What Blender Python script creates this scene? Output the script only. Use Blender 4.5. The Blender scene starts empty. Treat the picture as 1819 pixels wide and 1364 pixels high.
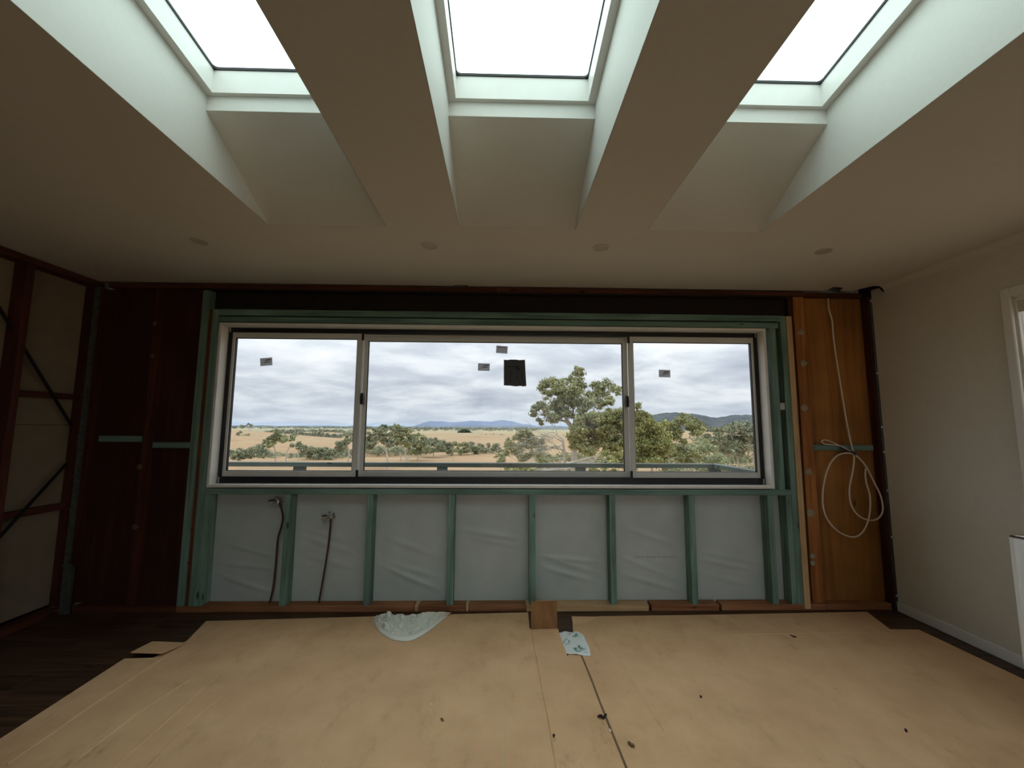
import bpy, bmesh, math, random
import numpy as np
from mathutils import Vector, Matrix, noise

random.seed(7)
RNG = np.random.default_rng(11)
scene = bpy.context.scene
COL = scene.collection

# ------------------------------------------------------------------ camera
F, PITCH, YAW, ROLL, CH = 738.17, .1055, .0217, .0058, 1.3252
fwd = Vector((math.sin(YAW)*math.cos(PITCH), math.cos(YAW)*math.cos(PITCH), math.sin(PITCH)))
_r = Vector((math.cos(YAW), -math.sin(YAW), 0)); _u = _r.cross(fwd)
RT = math.cos(ROLL)*_r + math.sin(ROLL)*_u
UP = math.cos(ROLL)*_u - math.sin(ROLL)*_r
EYE = Vector((0, 0, CH))
cam_d = bpy.data.cameras.new('camera'); cam = bpy.data.objects.new('camera', cam_d); COL.objects.link(cam)
cam_d.sensor_fit = 'HORIZONTAL'; cam_d.sensor_width = 36; cam_d.lens = F/1819*36
cam_d.clip_start = .02; cam_d.clip_end = 30000
m3 = Matrix((RT, UP, -fwd)).transposed()
cam.matrix_world = Matrix.Translation(EYE) @ m3.to_4x4()
scene.camera = cam

# ------------------------------------------------------------------ sky, exposure
SKY = 2.7
scene.view_settings.view_transform = 'Standard'
scene.view_settings.look = 'None'
scene.view_settings.gamma = 1
scene.view_settings.use_curve_mapping = False
scene.view_settings.exposure = 0.0
scene.cycles.diffuse_bounces = 8
scene.cycles.max_bounces = 16
scene.cycles.transparent_max_bounces = 24

world = bpy.data.worlds.new('overcast_sky'); scene.world = world
world.use_nodes = True
def nd(nt, t, **kw):
    n = nt.nodes.new(t)
    for k, v in kw.items():
        if k == 'inp':
            for i, x in v.items(): n.inputs[i].default_value = x
        else: setattr(n, k, v)
    return n
def ramp(nt, stops, interp='LINEAR'):
    n = nt.nodes.new('ShaderNodeValToRGB'); e = n.color_ramp.elements; n.color_ramp.interpolation = interp
    while len(e) < len(stops): e.new(.5)
    for i, (p, c) in enumerate(stops):
        e[i].position = p; e[i].color = (c[0], c[1], c[2], 1)
    return n
def math_n(nt, op, a=None, b=None, c=None):
    n = nt.nodes.new('ShaderNodeMath'); n.operation = op
    for i, v in enumerate((a, b, c)):
        if v is None: continue
        if isinstance(v, (int, float)): n.inputs[i].default_value = v
        else: nt.links.new(v, n.inputs[i])
    return n.outputs[0]
def build_sky():
    nt = world.node_tree; L = nt.links
    bg = nt.nodes['Background']
    tc = nd(nt, 'ShaderNodeTexCoord'); sp = nd(nt, 'ShaderNodeSeparateXYZ'); L.new(tc.outputs['Generated'], sp.inputs[0])
    z = math_n(nt, 'MAXIMUM', sp.outputs[2], 0.0)
    den = math_n(nt, 'ADD', z, .16)
    px = math_n(nt, 'DIVIDE', sp.outputs[0], den); py = math_n(nt, 'DIVIDE', sp.outputs[1], den)
    cb = nd(nt, 'ShaderNodeCombineXYZ'); L.new(px, cb.inputs[0]); L.new(py, cb.inputs[1])
    n1 = nd(nt, 'ShaderNodeTexNoise', inp={'Scale': 1.25, 'Detail': 9.0, 'Roughness': .56, 'Distortion': .25}); L.new(cb.outputs[0], n1.inputs['Vector'])
    cr = ramp(nt, [(.30, (.47, .51, .60)), (.46, (.66, .70, .77)), (.57, (.84, .87, .92)), (.70, (1.0, 1.0, 1.01))])
    L.new(n1.outputs['Fac'], cr.inputs[0])
    # CIE overcast: brighter towards the zenith
    g = math_n(nt, 'MULTIPLY_ADD', z, 1.35, .80)
    mul = nd(nt, 'ShaderNodeVectorMath', operation='SCALE'); L.new(cr.outputs[0], mul.inputs[0]); L.new(g, mul.inputs['Scale'])
    # thin haze band at the horizon
    hz = ramp(nt, [(0, (1, 1, 1)), (.07, (0, 0, 0))]); L.new(z, hz.inputs[0])
    hz2 = math_n(nt, 'MULTIPLY', hz.outputs[0], .55)
    mx = nd(nt, 'ShaderNodeMix', data_type='RGBA'); L.new(hz2, mx.inputs[0]); L.new(mul.outputs[0], mx.inputs[6]); mx.inputs[7].default_value = (.60, .68, .80, 1)
    L.new(mx.outputs[2], bg.inputs[0]); bg.inputs[1].default_value = SKY
build_sky()

# ------------------------------------------------------------------ pixel to world helpers (1819 x 1364 frame)
def ray(x, y):
    x = float(x); y = float(y)
    return RT*((x-909.5)/F) - UP*((y-682)/F) + fwd
def Yp(x, y, Y): d = ray(x, y); return EYE + d*(float(Y)/d.y)
def Zp(x, y, Z): d = ray(x, y); return EYE + d*((Z-CH)/d.z)
def Xp(x, y, X): d = ray(x, y); return EYE + d*(X/d.x)

# ------------------------------------------------------------------ object helpers
def tag(o, label=None, cat=None, group=None, kind=None):
    if label: o['label'] = label
    if cat: o['category'] = cat
    if group: o['group'] = group
    if kind: o['kind'] = kind
    return o
def adopt(o, parent):
    if parent is not None:
        o.parent = parent
        o.matrix_parent_inverse = Matrix.Identity(4)
        o.location = Vector(o.location) - wloc(parent)
def wloc(o):
    v = Vector(o.location)
    while o.parent: o = o.parent; v += Vector(o.location)
    return v
def empty(name, loc=(0, 0, 0), **kw):
    o = bpy.data.objects.new(name, None); COL.objects.link(o); o.location = loc; o.empty_display_size = .1
    return tag(o, **kw)
def link_mesh(name, me, mat, parent=None, loc=(0, 0, 0), smooth=False, **kw):
    o = bpy.data.objects.new(name, me); COL.objects.link(o); o.location = loc
    if mat is not None and not me.materials: me.materials.append(mat)
    if smooth: me.polygons.foreach_set('use_smooth', [True]*len(me.polygons))
    adopt(o, parent)
    return tag(o, **kw)
def pyobj(name, verts, faces, mat, parent=None, smooth=False, center=True, **kw):
    V = [Vector(v) for v in verts]
    c = Vector((0, 0, 0))
    if center:
        lo = Vector((min(v[i] for v in V) for i in range(3))); hi = Vector((max(v[i] for v in V) for i in range(3)))
        c = (lo+hi)/2
    me = bpy.data.meshes.new(name); me.from_pydata([v-c for v in V], [], faces)
    bm = bmesh.new(); bm.from_mesh(me); bmesh.ops.recalc_face_normals(bm, faces=bm.faces); bm.to_mesh(me); bm.free()
    return link_mesh(name, me, mat, parent, c, smooth, **kw)
BOXF = [(0, 1, 3, 2), (4, 6, 7, 5), (0, 4, 5, 1), (2, 3, 7, 6), (0, 2, 6, 4), (1, 5, 7, 3)]
_boxcache = {}
def box(name, x0, x1, y0, y1, z0, z1, mat, parent=None, bev=.002, rot=None, **kw):
    key = (round(x1-x0, 4), round(y1-y0, 4), round(z1-z0, 4), mat.name, bev)
    me = _boxcache.get(key)
    if me is None:
        hx, hy, hz = (x1-x0)/2, (y1-y0)/2, (z1-z0)/2
        me = bpy.data.meshes.new(name)
        bm = bmesh.new(); bmesh.ops.create_cube(bm, size=1)
        bmesh.ops.scale(bm, vec=(2*hx, 2*hy, 2*hz), verts=bm.verts)
        if bev and min(hx, hy, hz) > bev*1.2: bmesh.ops.bevel(bm, geom=bm.edges[:], offset=bev, segments=1, affect='EDGES')
        bm.to_mesh(me); bm.free(); me.materials.append(mat); _boxcache[key] = me
    o = link_mesh(name, me, mat, parent, ((x0+x1)/2, (y0+y1)/2, (z0+z1)/2), **kw)
    if rot: o.rotation_euler = rot
    return o
class MB:
    def __init__(s): s.v = []; s.f = []
    def box(s, x0, x1, y0, y1, z0, z1):
        b = len(s.v)
        s.v += [(x, y, z) for x in (x0, x1) for y in (y0, y1) for z in (z0, z1)]
        s.f += [tuple(b+i for i in q) for q in BOXF]
    def hexa(s, pts):
        b = len(s.v); s.v += [tuple(p) for p in pts]; s.f += [tuple(b+i for i in q) for q in BOXF]
    def poly(s, pts):
        b = len(s.v); s.v += [tuple(p) for p in pts]; s.f.append(tuple(range(b, b+len(pts))))
    def prism(s, pts2, fn0, fn1):
        b = len(s.v); n = len(pts2)
        s.v += [tuple(fn0(p)) for p in pts2] + [tuple(fn1(p)) for p in pts2]
        s.f.append(tuple(range(b, b+n))); s.f.append(tuple(range(b+2*n-1, b+n-1, -1)))
        for i in range(n): s.f.append((b+i, b+(i+1) % n, b+n+(i+1) % n, b+n+i))
    def cyl(s, p0, p1, r0, r1=None, n=12):
        r1 = r0 if r1 is None else r1
        p0 = Vector(p0); p1 = Vector(p1); d = (p1-p0).normalized(); a = d.orthogonal().normalized(); c = d.cross(a)
        b = len(s.v)
        for p, r in ((p0, r0), (p1, r1)):
            for i in range(n):
                t = 2*math.pi*i/n; s.v.append(tuple(p + r*(math.cos(t)*a + math.sin(t)*c)))
        for i in range(n): s.f.append((b+i, b+(i+1) % n, b+n+(i+1) % n, b+n+i))
        s.f.append(tuple(range(b+n-1, b-1, -1))); s.f.append(tuple(range(b+n, b+2*n)))
    def tube(s, pts, rad, n=8):
        P = [Vector(p) for p in pts]; b = len(s.v); m = len(P)
        prev = None
        for i, p in enumerate(P):
            d = (P[min(i+1, m-1)] - P[max(i-1, 0)]).normalized()
            a = d.orthogonal().normalized() if prev is None else (prev - d*prev.dot(d)).normalized()
            prev = a; c = d.cross(a); r = float(rad[i] if isinstance(rad, (list, tuple)) else rad)
            for k in range(n):
                t = 2*math.pi*k/n; s.v.append(tuple(p + r*(math.cos(t)*a + math.sin(t)*c)))
        for i in range(m-1):
            for k in range(n):
                s.f.append((b+i*n+k, b+i*n+(k+1) % n, b+(i+1)*n+(k+1) % n, b+(i+1)*n+k))
        s.f.append(tuple(range(b+n-1, b-1, -1))); s.f.append(tuple(b+(m-1)*n+k for k in range(n)))
    def build(s, name, mat, parent=None, smooth=False, center=True, **kw):
        return pyobj(name, s.v, s.f, mat, parent, smooth, center, **kw)
def catmull(pts, per=8):
    P = [Vector(p) for p in pts]; P = [2*P[0]-P[1]] + P + [2*P[-1]-P[-2]]; out = []
    for i in range(1, len(P)-2):
        a, b, c, d = P[i-1:i+3]
        for k in range(per):
            t = k/per
            out.append(.5*((2*b) + (c-a)*t + (2*a-5*b+4*c-d)*t*t + (3*b-a-3*c+d)*t**3))
    out.append(P[-2]); return out

# ------------------------------------------------------------------ materials
def new_mat(name, rough=.6, metal=0, spec=.4):
    m = bpy.data.materials.new(name); m.use_nodes = True
    b = m.node_tree.nodes['Principled BSDF']
    b.inputs['Roughness'].default_value = rough; b.inputs['Metallic'].default_value = metal
    b.inputs['Specular IOR Level'].default_value = spec
    return m, m.node_tree, b
def bump(nt, b, h, strength=.2, dist=.01):
    n = nd(nt, 'ShaderNodeBump', inp={'Strength': strength, 'Distance': dist}); nt.links.new(h, n.inputs['Height']); nt.links.new(n.outputs[0], b.inputs['Normal'])
def plain(name, col, rough=.6, metal=0, spec=.4, var=.06, scale=14, bmp=.05):
    m, nt, b = new_mat(name, rough, metal, spec)
    tc = nd(nt, 'ShaderNodeTexCoord'); n = nd(nt, 'ShaderNodeTexNoise', inp={'Scale': scale, 'Detail': 4.0})
    nt.links.new(tc.outputs['Object'], n.inputs['Vector'])
    lo = [c*(1-var) for c in col]; hi = [min(1, c*(1+var)) for c in col]
    r = ramp(nt, [(.3, lo), (.7, hi)]); nt.links.new(n.outputs['Fac'], r.inputs[0]); nt.links.new(r.outputs[0], b.inputs['Base Color'])
    if bmp: bump(nt, b, n.outputs['Fac'], bmp, .004)
    return m
def wood(name, dark, mid, light, axis='Z', rough=.7, knots=True, scale=1.0):
    m, nt, b = new_mat(name, rough, 0, .25); L = nt.links
    tc = nd(nt, 'ShaderNodeTexCoord'); oi = nd(nt, 'ShaderNodeObjectInfo')
    off = nd(nt, 'ShaderNodeVectorMath', operation='SCALE'); off.inputs[0].default_value = (7.3, 3.1, 5.7); L.new(oi.outputs['Random'], off.inputs['Scale'])
    ad = nd(nt, 'ShaderNodeVectorMath', operation='ADD'); L.new(tc.outputs['Object'], ad.inputs[0]); L.new(off.outputs[0], ad.inputs[1])
    mp = nd(nt, 'ShaderNodeMapping'); L.new(ad.outputs[0], mp.inputs[0])
    s = [38*scale]*3; s['XYZ'.index(axis)] = 1.6*scale; mp.inputs['Scale'].default_value = s
    n = nd(nt, 'ShaderNodeTexNoise', inp={'Scale': 1.0, 'Detail': 5.0, 'Roughness': .6, 'Distortion': .6}); L.new(mp.outputs[0], n.inputs['Vector'])
    r = ramp(nt, [(.28, dark), (.5, mid), (.74, light)]); L.new(n.outputs['Fac'], r.inputs[0])
    col = r.outputs[0]
    n2 = nd(nt, 'ShaderNodeTexNoise', inp={'Scale': 2.2, 'Detail': 2.0}); L.new(ad.outputs[0], n2.inputs['Vector'])
    r2 = ramp(nt, [(.3, (.72, .72, .72)), (.7, (1.12, 1.12, 1.12))]); L.new(n2.outputs['Fac'], r2.inputs[0])
    mm = nd(nt, 'ShaderNodeMix', data_type='RGBA', blend_type='MULTIPLY'); mm.inputs[0].default_value = 1; L.new(col, mm.inputs[6]); L.new(r2.outputs[0], mm.inputs[7]); col = mm.outputs[2]
    if knots:
        mk = nd(nt, 'ShaderNodeMapping'); L.new(ad.outputs[0], mk.inputs[0]); sk = [9.0]*3; sk['XYZ'.index(axis)] = 3.4; mk.inputs['Scale'].default_value = sk
        v = nd(nt, 'ShaderNodeTexVoronoi', inp={'Scale': 1.0}); L.new(mk.outputs[0], v.inputs['Vector'])
        rk = ramp(nt, [(.06, (.25, .22, .2)), (.13, (1, 1, 1))]); L.new(v.outputs['Distance'], rk.inputs[0])
        m2 = nd(nt, 'ShaderNodeMix', data_type='RGBA', blend_type='MULTIPLY'); m2.inputs[0].default_value = 1; L.new(col, m2.inputs[6]); L.new(rk.outputs[0], m2.inputs[7]); col = m2.outputs[2]
    L.new(col, b.inputs['Base Color']); bump(nt, b, n.outputs['Fac'], .15, .003)
    return m
def glass_mat(name, tint, dirt=0.0, refl=1.0):
    m = bpy.data.materials.new(name); m.use_nodes = True; nt = m.node_tree; nt.nodes.clear(); L = nt.links
    out = nd(nt, 'ShaderNodeOutputMaterial'); tr = nd(nt, 'ShaderNodeBsdfTransparent'); tr.inputs[0].default_value = (*tint, 1)
    gl = nd(nt, 'ShaderNodeBsdfGlossy'); gl.inputs['Roughness'].default_value = .02
    fr = nd(nt, 'ShaderNodeFresnel'); fr.inputs[0].default_value = 1.45
    gb = nd(nt, 'ShaderNodeNewGeometry'); ff = math_n(nt, 'SUBTRACT', 1.0, gb.outputs['Backfacing'])
    f = math_n(nt, 'MULTIPLY', math_n(nt, 'MULTIPLY', fr.outputs[0], refl), ff)
    mx = nd(nt, 'ShaderNodeMixShader'); L.new(f, mx.inputs[0]); L.new(tr.outputs[0], mx.inputs[1]); L.new(gl.outputs[0], mx.inputs[2])
    L.new(mx.outputs[0], out.inputs[0])
    return m

GREEN_Z = wood('treated_pine_green_upright', (.09, .145, .118), (.16, .26, .212), (.235, .35, .29), 'Z')
GREEN_X = wood('treated_pine_green_level', (.08, .135, .115), (.145, .245, .21), (.215, .325, .28), 'X')
PINE_Z = wood('raw_pine_upright', (.40, .24, .11), (.55, .36, .18), (.64, .44, .25), 'Z')
PINE_X = wood('raw_pine_level', (.38, .22, .10), (.52, .33, .17), (.62, .42, .24), 'X')
OLDPLATE_X = wood('old_plate_timber', (.20, .075, .03), (.30, .125, .055), (.40, .19, .09), 'X')
RED_Z = wood('red_hardwood_upright', (.035, .009, .005), (.065, .018, .009), (.10, .030, .014), 'Z')
RED_X = wood('red_hardwood_level', (.05, .014, .008), (.085, .025, .012), (.13, .04, .02), 'X')
RED_Y = wood('red_hardwood_along_side', (.05, .014, .008), (.085, .025, .012), (.13, .04, .02), 'Y')
ORANGE_Z = wood('orange_stud_timber', (.20, .070, .018), (.34, .13, .035), (.46, .19, .06), 'Z')
PLY_R = wood('orange_plywood', (.21, .085, .020), (.32, .135, .034), (.40, .175, .048), 'Z', scale=.45)
PLY_L = wood('dark_red_plywood', (.028, .008, .005), (.046, .014, .008), (.065, .020, .011), 'Z', scale=.45)
FLOORWOOD = wood('dark_floor_boards', (.034, .018, .010), (.068, .036, .020), (.12, .068, .040), 'X', rough=.45)
BEAM = plain('dark_beam', (.012, .007, .005), .8, var=.3)
WHITE = plain('white_wall_paint', (.64, .61, .535), .62, var=.02, scale=30)
CEILW = plain('white_ceiling_paint', (.63, .595, .53), .75, var=.015, scale=40, bmp=.02)
SHAFTW = plain('white_shaft_paint', (.635, .63, .59), .6, var=.015, scale=60, bmp=.05)
TRIMW = plain('white_gloss_trim', (.74, .735, .70), .4, var=.02)
REVEAL = plain('primed_reveal_timber', (.70, .685, .64), .55, var=.05, scale=9)
ALU = plain('pale_grey_aluminium', (.56, .56, .53), .45, var=.03)
BLACK = plain('black_rubber', (.008, .008, .009), .55, var=.2)
FRAMEK = plain('black_window_track', (.010, .010, .013), .4, var=.2)
GALV = plain('galvanised_steel', (.13, .15, .14), .42, metal=.6, var=.25, scale=30)
PLASTER = plain('plasterboard_back', (.235, .185, .13), .9, var=.1, scale=6)
COPPER = plain('tarnished_copper_pipe', (.085, .033, .024), .5, metal=.4, var=.3, scale=40)
BRASS = plain('chromed_brass', (.36, .36, .35), .28, metal=1, var=.1)
CABLE = plain('white_cable_sheath', (.70, .60, .50), .5, var=.05)
ADHES = plain('dried_adhesive', (.30, .25, .17), .8, var=.1)
CABW = plain('white_melamine', (.80, .80, .78), .35, var=.01)
CHROME = plain('chrome', (.85, .85, .85), .12, metal=1, var=.02, bmp=0)
LENS = plain('frosted_lens', (.44, .41, .355), .4, var=.02)
DLTRIM = plain('downlight_trim', (.52, .485, .42), .4, var=.02)
GLASS = glass_mat('view_dimming_grey_glass', (.62, .63, .63), refl=.5)  # grey tint added to dim the outdoor view against the room
SKYGLASS = glass_mat('skylight_glass', (.885, .965, .915))
def paper_mat():
    m, nt, b = new_mat('label_paper', .8, 0, .2); b.inputs['Base Color'].default_value = (.62, .63, .66, 1)
    tl = nd(nt, 'ShaderNodeBsdfTranslucent'); tl.inputs[0].default_value = (.62, .63, .66, 1)
    mx = nd(nt, 'ShaderNodeMixShader'); mx.inputs[0].default_value = .6; nt.links.new(b.outputs[0], mx.inputs[1]); nt.links.new(tl.outputs[0], mx.inputs[2]); nt.links.new(mx.outputs[0], nt.nodes['Material Output'].inputs[0])
    return m
LABELP = paper_mat()
INK = plain('ink', (.03, .03, .035), .8, var=.1)
INKG = plain('grey_print', (.20, .20, .22), .8, var=.1)

def cardboard_mat():
    m, nt, b = new_mat('cardboard', .78, 0, .2); L = nt.links
    tc = nd(nt, 'ShaderNodeTexCoord')
    geo = nd(nt, 'ShaderNodeNewGeometry')
    w = nd(nt, 'ShaderNodeTexWave', wave_type='BANDS', bands_direction='X', inp={'Scale': 34.0, 'Distortion': .35, 'Detail': 1.0}); L.new(geo.outputs['Position'], w.inputs['Vector'])
    n = nd(nt, 'ShaderNodeTexNoise', inp={'Scale': 3.2, 'Detail': 7.0, 'Roughness': .62}); L.new(geo.outputs['Position'], n.inputs['Vector'])
    r = ramp(nt, [(.30, (.61, .375, .205)), (.5, (.69, .435, .242)), (.70, (.76, .49, .28))]); L.new(n.outputs['Fac'], r.inputs[0])
    # scuffs and dirt smears with a shape of their own
    mp = nd(nt, 'ShaderNodeMapping'); mp.inputs['Scale'].default_value = (5, 2.3, 1); mp.inputs['Rotation'].default_value = (0, 0, .5); L.new(geo.outputs['Position'], mp.inputs[0])
    n2 = nd(nt, 'ShaderNodeTexNoise', inp={'Scale': 1.7, 'Detail': 9.0, 'Roughness': .72}); L.new(mp.outputs[0], n2.inputs['Vector'])
    r2 = ramp(nt, [(.27, (.60, .56, .50)), (.36, (.90, .89, .87)), (.46, (1, 1, 1))]); L.new(n2.outputs['Fac'], r2.inputs[0])
    mm = nd(nt, 'ShaderNodeMix', data_type='RGBA', blend_type='MULTIPLY'); mm.inputs[0].default_value = 1; L.new(r.outputs[0], mm.inputs[6]); L.new(r2.outputs[0], mm.inputs[7])
    r3 = ramp(nt, [(0, (.90, .90, .90)), (1, (1.05, 1.05, 1.05))]); L.new(w.outputs['Fac'], r3.inputs[0])
    m2 = nd(nt, 'ShaderNodeMix', data_type='RGBA', blend_type='MULTIPLY'); m2.inputs[0].default_value = 1; L.new(mm.outputs[2], m2.inputs[6]); L.new(r3.outputs[0], m2.inputs[7])
    L.new(m2.outputs[2], b.inputs['Base Color'])
    s = math_n(nt, 'MULTIPLY_ADD', n.outputs['Fac'], 1.5, w.outputs['Fac'])
    bump(nt, b, s, .18, .002)
    return m
CARD = cardboard_mat()

# ------------------------------------------------------------------ room dimensions (metres)
D = 3.1705; H = 2.4336; XR = 2.9313; XL = -3.1202; YB = -4.2

# ================================================================== floor
floor = box('floor', XL-.15, XR+.12, YB, D+.14, -.25, -.018, FLOORWOOD, bev=0, label='dark stained timber floor running under the cardboard', cat='floor', kind='structure')
bw = .128
y = D+.02; row = 0
while y > .6:
    xs = [XL-.09]
    x = XL-.09 + .5 + 1.1*((row*.37) % 1)
    while x < XR-.3: xs.append(x); x += 1.25+.55*((row*.61+x) % 1)
    xs.append(XR)
    for a, b2 in zip(xs, xs[1:]):
        box('floor_board', a+.0012, b2-.0012, y-bw+.0012, y-.0012, -.018, 0, FLOORWOOD, floor, bev=.0015)
    y -= bw; row += 1
box('rear_floor_sheet', XL-.09, XR, YB, y, -.018, 0, FLOORWOOD, floor, bev=0)

# ================================================================== ceiling with three skylight shafts
SHX = [(-1.300, -.655), (-.250, .399), (.802, 1.446)]
SY0, SY1 = 2.215, -.50      # shaft mouth in the ceiling
LY0, LY1 = 1.700, -.12       # skylight opening
def plane(y): return 2.757 + .13*(1.70-y)
def sheet_with_holes(name, outer, holes, z, thick, mat, parent=None, **kw):
    bm = bmesh.new(); edges = []
    for loop in [outer]+holes:
        vs = [bm.verts.new((p[0], p[1], z(p) if callable(z) else z)) for p in loop]
        edges += [bm.edges.new((vs[i], vs[(i+1) % len(vs)])) for i in range(len(vs))]
    bmesh.ops.triangle_fill(bm, use_beauty=True, use_dissolve=False, edges=edges)
    r = bmesh.ops.extrude_face_region(bm, geom=bm.faces[:])
    for v in [g for g in r['geom'] if isinstance(g, bmesh.types.BMVert)]: v.co.z += thick
    bmesh.ops.recalc_face_normals(bm, faces=bm.faces)
    me = bpy.data.meshes.new(name); bm.to_mesh(me); bm.free()
    return link_mesh(name, me, mat, parent, **kw)
rect = lambda x0, x1, y0, y1: [(x0, y0), (x1, y0), (x1, y1), (x0, y1)]
notch = [Zp(1463, 518, H), Zp(1480, 509.5, H), Zp(1499, 511, H), Zp(1489, 518.5, H)]
outer = [(XL-.09, YB-.1), (XR+.1, YB-.1), (XR+.1, D-.10), (XR-.075, D-.115), (XR-.12, D-.03), (XR-.125, D+.012),
         (Zp(1489, 518.5, H).x, D+.012), (notch[2].x, notch[2].y), (notch[1].x, notch[1].y), (Zp(1463, 518, H).x, D+.012),
         (Zp(832, 513, H).x, D+.012), (Zp(832, 509, H).x, D-.014), (Zp(808, 508, H).x, D-.014), (Zp(806, 512, H).x, D+.012), (XL-.09, D+.012)]
ceiling = sheet_with_holes('ceiling', outer, [rect(a-.0015, b+.0015, SY1-.0015, SY0+.0015) for a, b in SHX], H, .012, CEILW,
                           label='flat white plasterboard ceiling pierced by three skylight shafts', cat='ceiling', kind='structure')
for a, b in SHX:
    prof = [(SY0, H), (LY0, 2.690), (LY0, plane(LY0)), (LY1, plane(LY1)), (LY1, plane(LY1)-.09), (SY1, H)]
    s = MB()
    s.poly([(a, y, z) for y, z in prof]); s.poly([(b, y, z) for y, z in prof])
    for (y0, z0), (y1, z1) in [(prof[1], prof[2]), (prof[3], prof[4]), (prof[4], prof[5])]:
        s.poly([(a, y0, z0), (b, y0, z0), (b, y1, z1), (a, y1, z1)])
    sh = s.build('skylight_shaft', SHAFTW, ceiling, label='white plastered skylight shaft')
    s = MB(); (y0, z0), (y1, z1) = prof[0], prof[1]
    s.poly([(a, y0, z0), (b, y0, z0), (b, y1, z1), (a, y1, z1)])
    s.build('sloping_face', CEILW, sh, label='sloping front face of the shaft')
skl = ['skylight pane over the shaft nearest the bare stud wall', 'skylight pane over the middle ceiling shaft', 'skylight pane over the shaft nearest the white painted wall']
for i, (a, b) in enumerate(SHX):
    w = empty(f'window_{i+2}', ((a+b)/2, (LY0+LY1)/2, plane((LY0+LY1)/2)), label='white framed ' + skl[i], cat='skylight', kind='structure', group='skylights in the ceiling')
    e, eY, hh = .033, .018, .105
    xo0, xo1, yo0, yo1 = a-.05, b+.05, LY1-.05, LY0+.05
    xi0, xi1, yi0, yi1 = a+e, b-e, LY1+eY, LY0-eY
    P = lambda x, y, dz: (x, y, plane(y)+dz)
    for nm, (x0, x1, y0, y1) in (('frame_rail', (xo0, xo1, yi1, yo1)), ('frame_rail', (xo0, xo1, yo0, yi0)), ('frame_stile', (xo0, xi0, yi0, yi1)), ('frame_stile', (xi1, xo1, yi0, yi1))):
        s = MB(); s.hexa([P(x, y, dz) for x in (x0, x1) for y in (y0, y1) for dz in (.0005, hh)]); s.build(nm, TRIMW, w)
    g = .004
    s = MB()
    for (x0, x1, y0, y1) in ((xi0-.02, xi1+.02, yi1-g, yi1+.02), (xi0-.02, xi1+.02, yi0-.02, yi0+g), (xi0-.02, xi0+g, yi0+g, yi1-g), (xi1-g, xi1+.02, yi0+g, yi1-g)):
        s.hexa([P(x, y, dz) for x in (x0, x1) for y in (y0, y1) for dz in (hh+.0005, hh+.012)])
    for cx, sx in ((xi0+g, 1), (xi1-g, -1)):      # rounded corners of the gasket
        cy = yi1-g; r = .018; n = 6
        arc = [(cx+sx*(r-r*math.sin(t*math.pi/2/n)), cy-r+r*math.cos(t*math.pi/2/n)) for t in range(n+1)]
        pts = [(cx, cy)]+arc
        s.prism(pts, lambda p: P(p[0], p[1], hh+.0006), lambda p: P(p[0], p[1], hh+.012))
    s.build('gasket', BLACK, w)
    s = MB(); s.hexa([P(x, y, dz) for x in (xi0-.03, xi1+.03) for y in (yi0-.03, yi1+.03) for dz in (hh+.013, hh+.019)]); s.build('pane', SKYGLASS, w)
roof = sheet_with_holes('roof', rect(XL-.6, XR+.6, YB-.5, D+.18), [rect(a-.05, b+.05, LY1-.05, LY0+.05) for a, b in SHX], lambda p: plane(p[1])+.0, .05, BEAM,
                        label='low pitched roof deck above the ceiling', cat='roof', kind='structure')
for nm, a in (('fascia', (XL-.6, XR+.6, D+.14, D+.18, 2.38, plane(D+.14))), ('fascia', (XL-.22, XL-.20, YB-.1, D+.14, 2.3, plane(D)+.0)), ('fascia', (XR+.12, XR+.14, YB-.1, D+.14, 2.3, plane(D)+.0)), ('fascia', (XL-.6, XR+.6, YB-.14, YB-.10, 2.3, plane(YB)+.0))):
    box(nm, *a, BEAM, roof, bev=0)
for sx in (XL-.21, XR+.13):     # gable ends under the sloping roof
    s = MB(); s.prism([(YB-.1, 2.5), (D+.14, 2.5), (D+.14, plane(D+.14)), (YB-.1, plane(YB-.1))], lambda p: (sx, p[0], p[1]), lambda p: (sx+.02, p[0], p[1])); s.build('gable_board', BEAM, roof)

# downlights
DLL = ['round recessed ceiling downlight nearest the bare stud wall', 'round recessed downlight between the middle skylight shaft and the stud wall side one',
       'round recessed downlight between the middle skylight shaft and the white wall side one', 'round recessed ceiling downlight nearest the white painted wall']
dl_first = None
def annulus(s, r0, r1, z0, z1, n=32):
    b = len(s.v)
    for r, z in ((r1, z0), (r1, z1), (r0+.004, z1), (r0, z0+.001)):
        for k in range(n): t = 2*math.pi*k/n; s.v.append((r*math.cos(t), r*math.sin(t), z))
    for q in range(3):
        for k in range(n): s.f.append((b+q*n+k, b+q*n+(k+1) % n, b+(q+1)*n+(k+1) % n, b+(q+1)*n+k))
for i, (px, py) in enumerate(((354, 429), (763, 436.5), (1067.5, 439.5), (1463.5, 446))):
    p = Zp(px, py, H)
    t = empty('downlight', (p.x, p.y, H), label=DLL[i], cat='downlight', group='ceiling downlights')
    if dl_first is None:
        s = MB(); annulus(s, .038, .049, 0, -.005); r_ = s.build('trim_ring', DLTRIM, None, center=False)
        s = MB(); s.cyl((0, 0, -.0005), (0, 0, -.0025), .0385, n=32); l_ = s.build('lens', LENS, None, center=False)
        dl_first = (r_, l_)
        for q in dl_first: q.parent = t
    else:
        for q in dl_first: c = q.copy(); COL.objects.link(c); c.parent = t

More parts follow.
